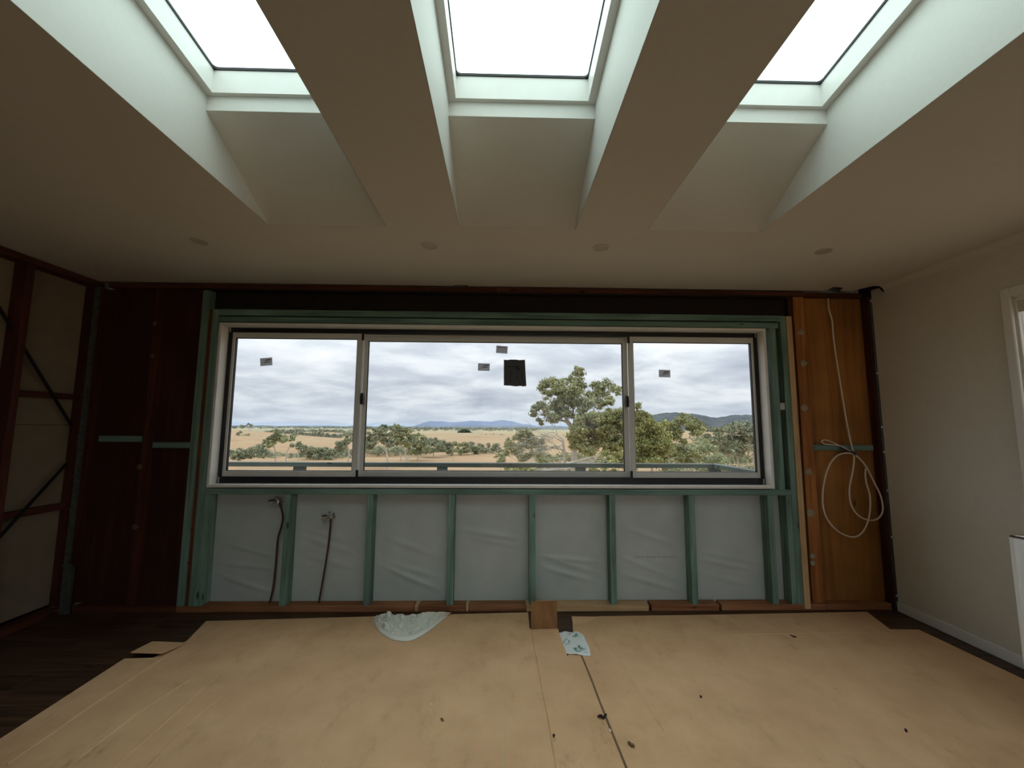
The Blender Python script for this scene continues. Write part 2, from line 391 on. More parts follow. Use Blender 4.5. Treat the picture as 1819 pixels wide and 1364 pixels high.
# ================================================================== front wall framing
WF = empty('wall_front', (0, D, 0), label='exposed timber stud wall around the wide window', cat='wall', kind='structure')
B = D+.09
stud = lambda x0, x1, z0, z1, mat=GREEN_Z, y0=D, y1=B, nm='stud', **k: box(nm, x0, x1, y0, y1, z0, z1, mat, WF, **k)
X0 = -1.5745
for k in range(7): stud(X0+.6*k-.0225, X0+.6*k+.0225, .045, .828)
stud(-2.192, -2.147, .045, .828)                    # cripple under the sill end
stud(-2.237, -2.193, .045, 2.222)                   # jamb studs
stud(-2.322, -2.272, .045, 2.372)
stud(-2.270, -2.239, .045, 2.225, wood('brown_old_stud', (.07, .024, .010), (.125, .045, .018), (.18, .07, .03), 'Z'), D+.012)
stud(2.190, 2.235, .045, 2.222)
stud(2.146, 2.188, .045, .828)
stud(2.100, 2.148, .872, 2.122)
stud(2.2365, 2.281, .012, 2.218, PINE_Z, D-.004, B)
stud(2.283, 2.318, .045, 2.385, RED_Z, D+.035, B)
stud(2.320, 2.405, .045, 2.385, ORANGE_Z, D+.022, B)
stud(-2.680, -2.635, .045, 2.385, RED_Z, D+.005, B)
box('sill_plate', -2.192, 2.189, D, B, .829, .871, GREEN_X, WF)
box('lintel', -2.192, 2.189, D, B, 2.176, 2.224, GREEN_X, WF)
box('lintel', -2.185, 2.172, D, B, 2.123, 2.166, GREEN_X, WF)
box('lintel_gap_strip', -2.185, 2.172, D+.02, B, 2.166, 2.176, BEAM, WF, bev=0)  # near-black strip filling the gap between the two lintels
for a, b, dy in ((XL+.07, -.62, 0), (-.617, -.05, .003), (-.047, 1.1, -.002), (1.103, 2.40, .001)):
    box('top_plate', a, b, D+.004+dy, B, 2.388, 2.425, RED_X, WF)
box('top_plate', 2.402, XR-.035, D+.03, B, 2.388, 2.425, RED_X, WF)
box('beam', -2.27, 2.283, D+.07, D+.13, 2.224, 2.390, BEAM, WF, bev=0)
box('beam_soffit', -2.27, 2.283, D+.004, D+.07, 2.375, 2.388, BEAM, WF, bev=0)
# bottom plate pieces between chipped joints
bp = [(-2.322, -.632, OLDPLATE_X, 0), (-.628, -.600, PINE_X, .004), (-.596, -.262, OLDPLATE_X, .0), (-.258, -.236, PINE_X, .004), (-.232, .18, OLDPLATE_X, .0), (.182, 1.08, PINE_X, -.003), (1.10, 1.60, OLDPLATE_X, .0), (1.62, 2.405, OLDPLATE_X, .002)]
for a, b, m, dy in bp: box('bottom_plate', a, b, D+.001+dy, B, .001, .0445, m, WF)
box('bottom_plate', XL+.07, -2.324, D+.003, B, .001, .0445, RED_X, WF)
box('stud', XR-.024, XR-.004, D+.004, B-.023, .045, 2.388, RED_Z, WF)
box('bottom_plate', 2.407, XR-.035, D+.004, B, .001, .0445, OLDPLATE_X, WF)
# noggings
box('nogging', 2.408, XR-.035, D+.045, B-.025, 1.166, 1.209, GREEN_X, WF)
box('nogging', -3.035, -2.682, D+.045, B-.02, 1.205, 1.250, GREEN_X, WF)
box('nogging', -2.633, -2.324, D+.045, B-.02, 1.160, 1.205, GREEN_X, WF)
box('packer', 2.150, 2.188, D+.006, D+.08, 1.478, 1.532, plain('pale_grey_packer', (.42, .44, .43), .6), WF)
# plywood linings behind the end bays
box('plywood_panel', 2.406, XR-.005, B-.022, B-.008, .045, 2.388, PLY_R, WF, bev=0)
for a, b in ((XL+.03, -2.681), (-2.634, -2.323)): box('plywood_panel', a, b, B-.018, B-.006, .045, 2.388, PLY_L, WF, bev=0)
# dried adhesive daubs
GLUE_SHADED = plain('brownish_glue_shaded', (.10, .062, .034), .8, var=.2)  # brownish glue, darkened further to put the dim left side into its colour
def daub(px, py, r, Y, parent=WF, mat=None):
    p = Yp(px, py, Y); s = MB(); n = 12; b = []
    for ring, (rr, dy) in enumerate(((1, 0), (.75, -.006), (.3, -.008))):
        for k in range(n):
            t = 2*math.pi*k/n; q = r*rr*(1+.07*math.sin(3*t+px)+.04*math.sin(5*t))
            s.v.append((p.x+q*math.cos(t), Y+dy, p.z+q*math.sin(t)))
    for ring in range(2):
        for k in range(n): s.f.append((ring*n+k, ring*n+(k+1) % n, (ring+1)*n+(k+1) % n, (ring+1)*n+k))
    s.f.append(tuple(2*n+k for k in range(n)))
    s.build('adhesive_daub', mat or ADHES, parent, smooth=True)
for px, py, r in ((1423, 590, .026), (1428, 645, .026), (1429, 724, .028), (1437, 838, .026), (1440, 911, .030), (1443.5, 988, .021), (1444, 1000, .020)): daub(px, py, r, D+.0215)
for px, py, r in ((275, 575, .02), (270, 632, .022), (248, 829, .025), (240, 936, .025)): daub(px, py, r*.85, D+.0045, mat=GLUE_SHADED)
for px, py, r in ((337, 941, .018), (331, 1000, .018)): daub(px, py, r*.9, D+.0115, mat=GLUE_SHADED)
# cladding outside (closes the wall)
CLAD = plain('outside_cladding', (.55, .56, .55), .7)
for a in ((XL-.2, -2.19, 0), (2.075, XR+.12, 0)): box('cladding', a[0], a[1], B+.012, B+.05, -.6, 2.55, CLAD, WF, bev=0)
box('cladding', -2.19, 2.075, B+.012, B+.05, -.6, .885, CLAD, WF, bev=0)
box('cladding', -2.19, 2.075, B+.012, B+.05, 2.108, 2.55, CLAD, WF, bev=0)

# silver grey wall membrane with folds
def membrane():
    m, nt, b = new_mat('grey_wall_membrane', .38, 0, .5)
    tc = nd(nt, 'ShaderNodeTexCoord'); n = nd(nt, 'ShaderNodeTexNoise', inp={'Scale': 5.0, 'Detail': 5.0}); nt.links.new(tc.outputs['Object'], n.inputs['Vector'])
    r = ramp(nt, [(.3, (.39, .435, .425)), (.7, (.45, .495, .485))]); nt.links.new(n.outputs['Fac'], r.inputs[0]); nt.links.new(r.outputs[0], b.inputs['Base Color'])
    nx, nz = 360, 70; xs = np.linspace(-2.27, 2.235, nx); zs = np.linspace(.02, .90, nz)
    Xg, Zg = np.meshgrid(xs, zs)
    ph = ((Xg-X0) % .6)/.6
    bulge = np.sin(np.pi*ph)**2
    Yg = B+.004 - .006*bulge*(np.sin(np.pi*np.clip((Zg-.04)/.8, 0, 1)))
    rng = np.random.default_rng(3)
    for k in range(-2, 8):
        for j in range(3):
            cx = X0+.6*k+rng.uniform(.05, .2); cz = rng.uniform(.18, .62); sl = -rng.uniform(.10, .42); ln = rng.uniform(.2, .42); wd = rng.uniform(.010, .022)
            u = Xg-cx; v = Zg-(cz+sl*u)
            Yg -= rng.uniform(.005, .012)*np.exp(-(v/wd)**2)*np.exp(-((u-.12)/ln)**2)*bulge
    v = np.stack([Xg, Yg, Zg], -1).reshape(-1, 3)
    f = [(j*nx+i, j*nx+i+1, (j+1)*nx+i+1, (j+1)*nx+i) for j in range(nz-1) for i in range(nx-1)]
    o = pyobj('wall_membrane', v.tolist(), f, m, WF, smooth=True, label='silver grey building membrane stretched behind the studs')
    # faint line of print
    s = MB(); rng = random.Random(4); x = Yp(1128, 989, B).x
    x1 = Yp(1197, 989, B).x
    while x < x1:
        w = rng.uniform(.004, .012); z = Yp(1160, 989, B).z
        s.box(x, x+w, B-.0075, B-.007, z-.0025, z+.0025); x += w+rng.choice((.003, .004, .012))
    q = s.build('printed_line', INKG, WF)
membrane()

# ================================================================== wide window
W1 = empty('window_1', (-.055, D, .88), label='wide three panel sliding window looking over dry paddocks', cat='window', kind='structure')
rx0, rx1, rz0, rz1 = -2.173, 2.062, .879, 2.116
for nm, a in (('reveal_side', (rx0, rx0+.02, D-.010, D+.085, rz0, rz1)), ('reveal_side', (rx1-.02, rx1, D-.010, D+.085, rz0, rz1)),
              ('reveal_sill', (rx0+.02, rx1-.02, D-.010, D+.085, rz0, rz0+.02)), ('reveal_head', (rx0+.02, rx1-.02, D-.010, D+.085, rz1-.02, rz1))):
    box(nm, *a, REVEAL, W1)
ix0, ix1, iz0, iz1 = rx0+.0205, rx1-.0205, rz0+.0205, rz1-.0205
for nm, a in (('track_side', (ix0, ix0+.03, D+.075, D+.15, iz0, iz1)), ('track_side', (ix1-.03, ix1, D+.075, D+.15, iz0, iz1)),
              ('track_sill', (ix0+.03, ix1-.03, D+.072, D+.15, iz0, iz0+.049)), ('track_head', (ix0+.03, ix1-.03, D+.072, D+.15, iz1-.036, iz1))):
    box(nm, *a, FRAMEK, W1)
for x in (ix0+.012, ix1-.016):
    for z0, z1 in ((iz1-.036, iz1-.004), (iz0+.002, iz0+.046)): box('end_clip', x, x+.004, D+.066, D+.0745, z0, z1, ALU, W1, bev=0)
def sash(x0, x1, z0, z1, gx0, gx1, gz0, gz1, y0, y1, lab):
    s = empty('sash', ((x0+x1)/2, y0, z0), label=lab); adopt(s, W1)
    for nm, a in (('stile', (x0, gx0, y0, y1, z0, z1)), ('stile', (gx1, x1, y0, y1, z0, z1)), ('rail', (gx0, gx1, y0, y1, z0, gz0)), ('rail', (gx0, gx1, y0, y1, gz1, z1))):
        box(nm, *a, ALU, s)
    gm = (y0+y1)/2
    for a in ((gx0, gx0+.005, gz0, gz1), (gx1-.005, gx1, gz0, gz1), (gx0, gx1, gz0, gz0+.004), (gx0, gx1, gz1-.004, gz1)):
        box('glazing_bead', a[0], a[1], gm-.006, gm+.01, a[2], a[3], BLACK, s, bev=0)
    box('pane', gx0+.001, gx1-.001, gm-.002, gm+.002, gz0+.001, gz1-.001, GLASS, s, bev=0)
sash(-2.156, -1.108, .944, 2.064, -2.104, -1.152, .990, 2.018, D+.080, D+.112, 'side sliding sash on the bare stud wall side')
sash(1.000, 2.044, .944, 2.064, 1.037, 1.996, .990, 2.016, D+.080, D+.112, 'side sliding sash on the white wall side')
sash(-1.110, 1.001, .946, 2.056, -1.076, .961, .990, 2.010, D+.1135, D+.140, 'wide middle fixed panel')
for px, py in ((643.5, 708), (1113.5, 713)):
    p = Yp(px, py, D+.08); s = MB()
    s.prism([(-.014, -.045), (.014, -.045), (.017, .0), (.012, .045), (-.012, .045), (-.017, 0)], lambda q: (p.x+q[0], D+.080, p.z+q[1]), lambda q: (p.x+q[0]*.7, D+.060, p.z+q[1]*.85))
    s.build('latch', BLACK, W1, label='black sash latch')
for x in (-1.1065, .9985):
    for z0 in (.948, 2.006): box('wool_pile_stop', x-.009, x+.009, D+.070, D+.0795, z0, z0+.052, BLACK, W1, bev=0)

# labels stuck on the glass
def glass_label(cx, cy, wpx, hpx, tilt, Y, lab, scribble):
    p = Yp(cx, cy, Y); k = Y/F*1.0
    w, h = wpx*k, hpx*k
    t = empty('glass_label', (p.x, Y, p.z), label=lab, cat='label', group='paper labels on the window glass')
    t.rotation_euler = (0, tilt, 0)
    q = box('paper', -w/2, w/2, -.0006, 0, -h/2, h/2, LABELP, None, bev=0); q.parent = t
    s = MB(); rng = random.Random(int(cx))
    for j in range(4):
        z = h/2-h*(.14+.2*j)
        x = -w*.44
        xe = w*(.44 if not scribble else -.05+.1*rng.random()) if j else -w*.1
        while x < xe:
            l = w*rng.uniform(.05, .12); s.box(x, min(x+l, xe), -.0010, -.0007, z-h*.022, z+h*.022); x += l+w*.02
    if not scribble: s.box(-w*.36, w*.42, -.0010, -.0007, h*.26, h*.34)
    o = s.build('fine_print', INKG, None); o.parent = t
    if scribble:
        s = MB()
        for z, x0 in ((h*.20, -.06), (-h*.06, -.14)):
            pts = [(w*(x0+.5*u)+w*.0, -.001, z+h*.07*math.sin(u*24+cx)*(1 if z > 0 else .5)+h*.05*u) for u in np.linspace(0, .95, 26)]
            s.tube(pts, .0024, 5)
        o = s.build('handwriting', INK, None); o.parent = t
GY = D+.0935
glass_label(473, 642.5, 21, 14, -.10, GY, 'small grey paper label stuck on the glass of the stud wall side sash', True)
glass_label(859.5, 652, 21, 13.5, .02, D+.1235, 'small grey label with handwriting stuck left of the black patch', True)
glass_label(891.5, 621, 20.5, 13.5, .06, D+.1235, 'small tilted grey label of fine print stuck above the black patch', False)
glass_label(1180.5, 663.5, 21, 13.5, .02, GY, 'small grey paper label stuck on the glass of the white wall side sash', True)
def black_patch():
    Y = D+.1234
    out = [(895, 639), (903, 639.4), (906, 638.6), (918, 638.8), (922, 639.6), (932.5, 639), (933.5, 660), (935, 685.6), (929, 686.4), (925, 685.5), (916, 686.3), (906, 685), (895, 684.5)]
    P = [Yp(x, y, Y) for x, y in out]
    s = MB(); n = len(P)
    s.prism(P, lambda p: (p.x, Y, p.z), lambda p: (p.x, Y-.002, p.z))
    o = s.build('glass_patch', plain('black_plastic_film', (.014, .016, .017), .32, var=.3, scale=40, bmp=.3), label='black plastic patch with torn edges taped on the middle glass', cat='patch')
    s = MB()
    for a, b, r in (((901, 651), (930, 650), .003), ((907, 656), (907, 680), .0022), ((916, 652), (921, 655), .006), ((919, 657), (924, 656), .006), ((915, 666), (926, 684), .002), ((926, 652), (929, 682), .002)):
        s.tube([Yp(*a, Y-.002), Yp((a[0]+b[0])/2, (a[1]+b[1])/2, Y-.0035), Yp(*b, Y-.002)], r, 6)
    s.build('crease', plain('black_plastic_crease', (.03, .032, .033), .28), o)
black_patch()

# ================================================================== left wall (open studs)
WLft = empty('wall_left', (XL, 1.5, 0), label='open timber stud wall showing the back of plaster sheets', cat='wall', kind='structure')
box('plaster_sheet', XL-.105, XL-.092, YB, D+.09, 1.33, 2.43, PLASTER, WLft, bev=0)
box('plaster_sheet', XL-.106, XL-.093, YB, D+.09, .06, 1.327, PLASTER, WLft, bev=0)
box('outer_sheet', XL-.20, XL-.18, YB, D+.14, -.3, 2.5, BEAM, WLft, bev=0)
yS = 2.7225
lst = [yS+.0]
lst += [yS-.6, yS-1.2, yS-1.8, yS-2.4, yS-3.0]
for y in lst: box('stud', XL-.091, XL, y-.0225, y+.0225, .045, 2.385, RED_Z, WLft)
box('stud', XL-.091, XL+.029, D-.002, D+.085, .045, 2.385, RED_Z, WLft)
box('top_plate', XL-.091, XL+.002, YB, D+.05, 2.387, 2.43, RED_Y, WLft)
box('bottom_plate', XL-.091, XL+.0, YB, D-.001, .001, .044, RED_Y, WLft)
ys = sorted(lst+[D+.02])
for a, b in zip(ys, ys[1:]):
    box('nogging', XL-.090, XL-.052, a+.0235, b-.0235, 1.515, 1.556, RED_Y, WLft)
    box('nogging', XL-.090, XL-.052, a+.0235, b-.0235, .722, .766, RED_Y, WLft)
for pts in (((-60, 452), (0, 556), (55, 643), (127, 757)), ((117, 824), (60, 888), (0, 954), (-80, 1040))):
    s = MB(); P = [Xp(x, y, XL-.046) for x, y in pts]
    a, b = P[0], P[-1]; d = (b-a).normalized(); n = Vector((0, -d.z, d.y))*.011
    s.hexa([p+q+Vector((dx, 0, 0)) for p in (a, b) for q in (-n, n) for dx in (0, .004)])
    s.build('brace_strap', BLACK, WLft, label='thin black diagonal bracing strap')

# galvanised corner channel on the left
CHN = empty('corner_channel', (XL+.05, D, 0), label='galvanised steel corner channel with clips beside the dark plywood', cat='channel')
s = MB(); xx = XL+.014
s.box(xx-.017, xx+.017, D-.016, D-.003, .32, 2.384); s.build('upper_length', GALV, CHN)
s = MB(); s.box(xx-.012, xx+.052, D-.020, D-.0165, .001, .34); s.box(xx-.012, xx+.052, D-.0165, D-.003, .001, .3195); s.build('lower_sleeve', GALV, CHN)
for z in (.02, .33, .72, .95, 1.20, 1.245, 1.55, 1.92): box('clip', xx-.021, xx+.023, D-.0235, D-.0205, z, z+.010, GALV, CHN)

# ================================================================== right wall
WR = empty('wall_right', (XR, 1.5, 0), label='white painted plaster wall beside the orange plywood', cat='wall', kind='structure')
cw = Xp(1775, 518, XR-.015); wt = cw.z - .040; wy1 = cw.y - .040; wy0 = wy1-1.5; wz0 = 1.02
WALLF = D+.012
for a in ((wy1, D-.012, 0.001, H-.001), (YB, wy0, 0.001, H-.001)): box('wall_panel', XR, XR+.1, a[0], a[1], a[2], a[3], WHITE, WR, bev=0)
box('wall_panel', XR, XR+.1, wy0, wy1, wt, H-.001, WHITE, WR, bev=0)
box('wall_panel', XR, XR+.1, wy0, wy1, .001, wz0, WHITE, WR, bev=0)
box('outer_sheet', XR+.001, XR+.12, D-.011, D+.14, -.3, 2.5, BEAM, WR, bev=0)
BR = box('baseboard_right', XR-.014, XR-.001, YB+.02, D-.014, .001, .068, TRIMW, bev=.003, label='low white skirting board along the white wall', cat='baseboard', kind='structure')
# coved cornice
s = MB(); cv = .056
prof = [(XR-.001, H-cv)] + [(XR-cv*(1-math.cos(t)), H-cv*(1-math.sin(t))) for t in np.linspace(.12, math.pi/2-.12, 8)] + [(XR-cv, H-.001), (XR-.001, H-.001)]
s.prism(prof, lambda p: (p[0], YB+.02, p[1]), lambda p: (p[0], D-.125, p[1]))
s.build('trim_1', CEILW, label='white coved cornice between ceiling and white wall', cat='cornice', kind='structure')
# steel angle in the right corner
ANG = empty('corner_angle', (XR-.012, D, 0), label='dark grey steel corner angle with pale clips beside the white wall', cat='angle')
s = MB(); s.box(XR-.014, XR-.002, D-.010, D+.003, .002, H-.06); s.build('angle_strip', plain('dull_steel', (.10, .115, .115), .5, metal=.6, var=.2), ANG)
for z in (.10, .52, .86, 1.15, 1.34, 1.76, 2.34): box('clip', XR-.012, XR-.003, D-.016, D-.0105, z, z+.016, TRIMW, ANG)
# window in the right wall
W5 = empty('window_5', (XR, wy1, wz0), label='white framed window in the white wall behind the cabinet', cat='window', kind='structure')
aw = .048
box('architrave', XR-.018, XR-.001, wy1-.008, wy1+aw-.008, wz0-aw, wt+aw, TRIMW, W5, bev=.004)
box('architrave', XR-.018, XR-.001, wy0-aw, wy0+.008, wz0-aw, wt+aw, TRIMW, W5, bev=.004)
box('architrave', XR-.018, XR-.001, wy0+.008, wy1-.008, wt-.008, wt+aw, TRIMW, W5, bev=.004)
box('architrave', XR-.018, XR-.001, wy0+.008, wy1-.008, wz0-aw, wz0+.008, TRIMW, W5, bev=.004)
box('reveal', XR, XR+.1, wy1-.008, wy1-.001, wz0, wt, TRIMW, W5, bev=0); box('reveal', XR, XR+.1, wy0+.001, wy0+.019, wz0, wt, TRIMW, W5, bev=0)
box('reveal', XR, XR+.1, wy0, wy1, wt-.019, wt-.001, TRIMW, W5, bev=0); box('reveal', XR, XR+.1, wy0, wy1, wz0+.001, wz0+.019, TRIMW, W5, bev=0)
for a in ((wy1-.020, wy1-.008, wz0+.019, wt-.019), (wy0+.019, wy0+.034, wz0+.019, wt-.019), (wy0+.034, wy1-.020, wt-.034, wt-.019), (wy0+.034, wy1-.020, wz0+.019, wz0+.034)):
    box('frame', XR+.004, XR+.028, *a, TRIMW, W5)
box('pane', XR+.022, XR+.026, wy0+.034, wy1-.020, wz0+.034, wt-.034, GLASS, W5, bev=0)
box('blind', XR+.006, XR+.020, wy0+.036, wy1-.021, wt-.10, wt-.036, plain('blind_fabric', (.52, .50, .45), .8), W5)
# back wall behind the viewer, with a wide framed opening added for fill daylight
WB = empty('wall_back', (0, YB, 0), label='white back wall with unseen wide opening added for daylight', cat='wall', kind='structure')
gx0, gx1, gz = -.6, 2.6, 2.15
box('wall_panel', XL-.09, gx0, YB-.1, YB, 0, H, WHITE, WB, bev=0); box('wall_panel', gx1, XR+.1, YB-.1, YB, 0, H, WHITE, WB, bev=0); box('wall_panel', gx0, gx1, YB-.1, YB, gz, H, WHITE, WB, bev=0)
for i in range(5): x = gx0+(gx1-gx0-.06)*i/4; box('light_opening_stile', x, x+.06, YB-.08, YB-.03, 0, gz, ALU, WB)
box('light_opening_rail', gx0, gx1, YB-.08, YB-.03, 0, .08, ALU, WB)

# ================================================================== base cabinet by the right wall
cx0, cy1, cz1 = 2.335, 1.927, .838
CAB = empty('base_cabinet', (2.62, 1.62, 0), label='white open cabinet carcass with shelf pin holes below the side window', cat='cabinet')
box('side_panel', cx0, 2.90, cy1-.018, cy1, .075, cz1, CABW, CAB, bev=.0008)
box('side_panel', cx0, 2.90, cy1-.62, cy1-.602, .075, cz1, CABW, CAB, bev=.0008)
box('back_panel', 2.885, 2.90, cy1-.60, cy1-.019, .075, cz1, CABW, CAB, bev=0)
box('bottom_panel', cx0, 2.884, cy1-.60, cy1-.019, .075, .093, CABW, CAB, bev=.0008)
s = MB(); s.cyl((cx0+.006, cy1-.61, cz1+.006), (cx0+.006, cy1-.004, cz1+.006), .006, n=12); s.cyl((cx0+.006, cy1-.008, cz1+.006), (2.89, cy1-.008, cz1+.006), .006, n=12)
s.build('top_rail', CHROME, CAB, smooth=True, label='shiny metal top rail')
for j in range(16):
    z = cz1-.105-.032*j if j else cz1-.07
    p = MB(); p.cyl((cx0+.042, cy1-.0186, cz1-.068-.06*j if j < 2 else cz1-.128-.04*(j-1)), (cx0+.042, cy1-.0181, cz1-.068-.06*j if j < 2 else cz1-.128-.04*(j-1)), .0028, n=10); p.build('pin_hole', INKG, CAB)
for x in (cx0+.06, 2.85):
    for y in (cy1-.06, cy1-.56): 
        p = MB(); p.cyl((x, y, .0075), (x, y, .075), .018, n=12); p.build('leg', BLACK, CAB)

# ================================================================== water pipes
def water_pipe(pts, Y, head, lab, big):
    P = catmull([Yp(x, y, Y+dy) for x, y, dy in pts], 8)
    t = empty('water_pipe', P[-1], label=lab, cat='pipe', group='capped copper water pipes')
    s = MB(); s.tube(P, .0068, 10); s.build('copper_tube', COPPER, t, smooth=True)
    p = Yp(head[0], head[1], Y-.01); s = MB(); sc = 1.0
    s.cyl(p+Vector((.0, .0, -.045)), p+Vector((0, 0, .006)), .0085, n=12)                     # riser socket
    s.cyl(p+Vector((0, .0, -.012)), p+Vector((0, 0, .006)), .0125, n=8)
    s.cyl(p+Vector((.012, .0, 0)), p+Vector((-.05, -.012, -.002)), .0085, n=10)
    s.build('elbow', BRASS, t, smooth=False, label='metal elbow fitting')
    s = MB(); s.cyl(p+Vector((-.030, -.005, -.003)), p+Vector((-.060, -.014, -.005)), .0165, n=6); s.cyl(p+Vector((-.06, -.014, -.005)), p+Vector((-.066, -.0155, -.0055)), .012, n=12); s.build('cap', BRASS, t)
    s = MB()
    for a in (Vector((.020, -.004, .018)), Vector((-.012, -.004, .026)), Vector((.026, -.002, -.004))):
        s.cyl(p, p+a, .004, n=8); s.cyl(p+a-Vector((0, .003, 0)), p+a+Vector((0, .003, 0)), .008, n=10)
    s.build('mounting_lug', BRASS, t)
water_pipe([(496.5, 893, -.03), (500, 903, -.03), (502.5, 920, -.03), (499, 938, -.025), (494, 955, -.02), (492, 975, -.02), (490, 1000, -.02), (487, 1030, -.02), (484, 1050, -.02), (478.5, 1073.5, -.02)], D+.07, (494, 890), 'bent copper water pipe capped right below the window sill', True)
water_pipe([(587.5, 922, -.02), (586.5, 940, -.02), (583, 972, -.02), (577, 1010, -.02), (571, 1045, -.02), (565.5, 1074, -.02)], D+.07, (588, 917), 'straight copper water pipe with metal elbow lower down the bay', False)

# ================================================================== hanging white cable
def cable():
    Y = D+.03
    C = empty('electrical_cable', Yp(1512, 790, Y), label='white electrical cable hanging tied in loops over orange plywood', cat='cable')
    main = [(1470.5, 530, .02), (1472.5, 550, .0), (1478, 570, 0), (1480, 595, 0), (1486, 640, 0), (1494, 690, 0), (1503, 745, 0), (1510, 780, -.01), (1514, 797, -.02),
            (1517, 815, -.02), (1514, 840, -.02), (1509, 865, -.02), (1510, 890, -.02), (1518, 908, -.022), (1530, 919, -.025), (1545, 924, -.028), (1558, 922, -.028), (1566, 913, -.026), (1568, 900, -.022), (1564, 880, -.02),
            (1552, 855, -.018), (1538, 828, -.018), (1524, 812, -.022), (1514, 806, -.026), (1500, 805, -.024), (1486, 810, -.02), (1474, 825, -.018), (1465, 850, -.016), (1461, 880, -.014), (1463, 905, -.014), (1472, 926, -.016), (1488, 943, -.02), (1505, 952, -.024), (1520, 953, -.026), (1532, 945, -.03), (1541, 928, -.036), (1545.5, 905, -.038), (1545, 880, -.034), (1539, 858, -.028), (1537, 843, -.022), (1537.5, 832, -.018)]
    s = MB(); s.tube(catmull([Yp(x, y, Y+dy) for x, y, dy in main], 6), .0058, 8); s.build('cable_run', CABLE, C, smooth=True)
    lp = [(1514, 803, -.018), (1495, 793, -.02), (1480, 790, -.022), (1467, 789, -.024), (1460, 785, -.026), (1463, 781.5, -.026), (1472, 783, -.024), (1484, 788, -.022), (1500, 797, -.022)]
    s = MB(); s.tube(catmull([Yp(x, y, Y+dy) for x, y, dy in lp], 6), .004, 8); s.build('cable_tail', CABLE, C, smooth=True)
    p = Yp(1515, 805, Y-.02); s = MB(); s.cyl(p+Vector((-.016, 0, .008)), p+Vector((.016, 0, -.006)), .015, n=10); s.build('tape_band', plain('blue_black_tape', (.03, .035, .06), .4), C)
    a = Yp(1492, 794, Y-.024); b = Yp(1512, 804, Y-.024); s = MB(); s.tube([a, b], .007, 8); s.build('tape_tail', plain('blue_tape', (.035, .05, .08), .4), C)
cable()

# ================================================================== cardboard on the floor
def sheet(name, px, z, th, lab, cat='cardboard', creases=()):
    P = [Zp(x, y, z+th) for x, y in px]
    t = empty(name, (sum(p.x for p in P)/len(P), sum(p.y for p in P)/len(P), z), label=lab, cat=cat)
    s = MB(); s.prism(P, lambda p: (p.x, p.y, z), lambda p: (p.x, p.y, z+th))
    o = s.build('board', CARD, t)
    for pts, w, dz, m in creases:
        s = MB(); L = [Zp(x, y, z+th) for x, y in pts]
        for a, b in zip(L, L[1:]):
            d = (b-a).normalized(); n = Vector((-d.y, d.x, 0))*w
            zz = z+th
            s.v += [(a-n)[:2]+(zz-.0005,), (b-n)[:2]+(zz-.0005,), (b+n)[:2]+(zz-.0005,), (a+n)[:2]+(zz-.0005,), a[:2]+(zz+dz,), b[:2]+(zz+dz,)]
            k = len(s.v)-6; s.f += [(k, k+1, k+5, k+4), (k+4, k+5, k+2, k+3)]
        s.build('crease', m, t)
    return t
CARDD = plain('torn_cardboard_edge', (.20, .125, .07), .9, var=.2)
# layers: right sheet below, left sheet overlapping its strip
right = sheet('cardboard_sheet', [(1017, 1103), (1040, 1099), (1065, 1094.5), (1300, 1091), (1540, 1086.5), (1581, 1117.5), (1632, 1118), (1819, 1206.5), (2100, 1345), (2250, 1700), (1060, 1700), (1020, 1380), (1008, 1240), (1004, 1170), (1012, 1160), (1018, 1125)],
              .001, .005, 'large flattened cardboard sheet on the white wall side of the floor',
              creases=[([(1030, 1157), (1050, 1205), (1066, 1248), (1080, 1283), (1095, 1320), (1116, 1372)], .006, .004, CARDD),
                       ([(1062, 1096), (1100, 1176), (1180, 1300)], .003, .0015, CARD), ([(1045, 1110), (1052, 1128), (1070, 1165)], .002, .0015, CARD), ([(1300, 1127), (1530, 1123)], .006, .002, CARD)])
left = sheet('cardboard_sheet', [(366, 1103), (800, 1091), (938, 1087.5), (941, 1117), (991, 1116), (1030, 1230), (1078, 1375), (1190, 1720), (-900, 1720), (-330, 1540), (0, 1312), (221, 1169.5), (272, 1168), (332, 1138)],
             .012, .006, 'large flattened cardboard sheet on the bare stud wall side with folded flap',
             creases=[([(943, 1117), (955, 1180), (965, 1235), (976, 1290), (988, 1364), (992, 1390)], .005, .004, CARD), ([(948, 1117), (960, 1180), (971, 1240), (982, 1295), (996, 1370)], .003, -.0, CARDD),
                      ([(292, 1167), (150, 1262), (13, 1358)], .007, .004, CARD), ([(385, 1200), (290, 1286), (198, 1368)], .006, .003, CARD), ([(335, 1208), (240, 1270), (110, 1370)], .004, .002, CARD), ([(395, 1235), (340, 1280), (255, 1372)], .004, .002, CARD)])
# upright flap at the end of the left sheet
P0, P1 = Zp(943.5, 1118, .0182), Zp(990, 1116.5, .0182)
yb = (P0.y+P1.y)/2
T0, T1 = Yp(943.5, 1069.5, yb+.028), Yp(989.5, 1067.5, yb+.028)
s = MB(); s.hexa([(P0.x, P0.y, .0182), (T0.x, T0.y, T0.z), (P0.x, P0.y+.006, .0182), (T0.x, T0.y+.006, T0.z), (P1.x, P1.y, .0182), (T1.x, T1.y, T1.z), (P1.x, P1.y+.006, .0182), (T1.x, T1.y+.006, T1.z)])
s.build('upright_flap', wood('brown_flap_board', (.22, .10, .035), (.27, .13, .05), (.33, .165, .07), 'Z', knots=False, scale=.4), left, label='square brown flap folded upright')
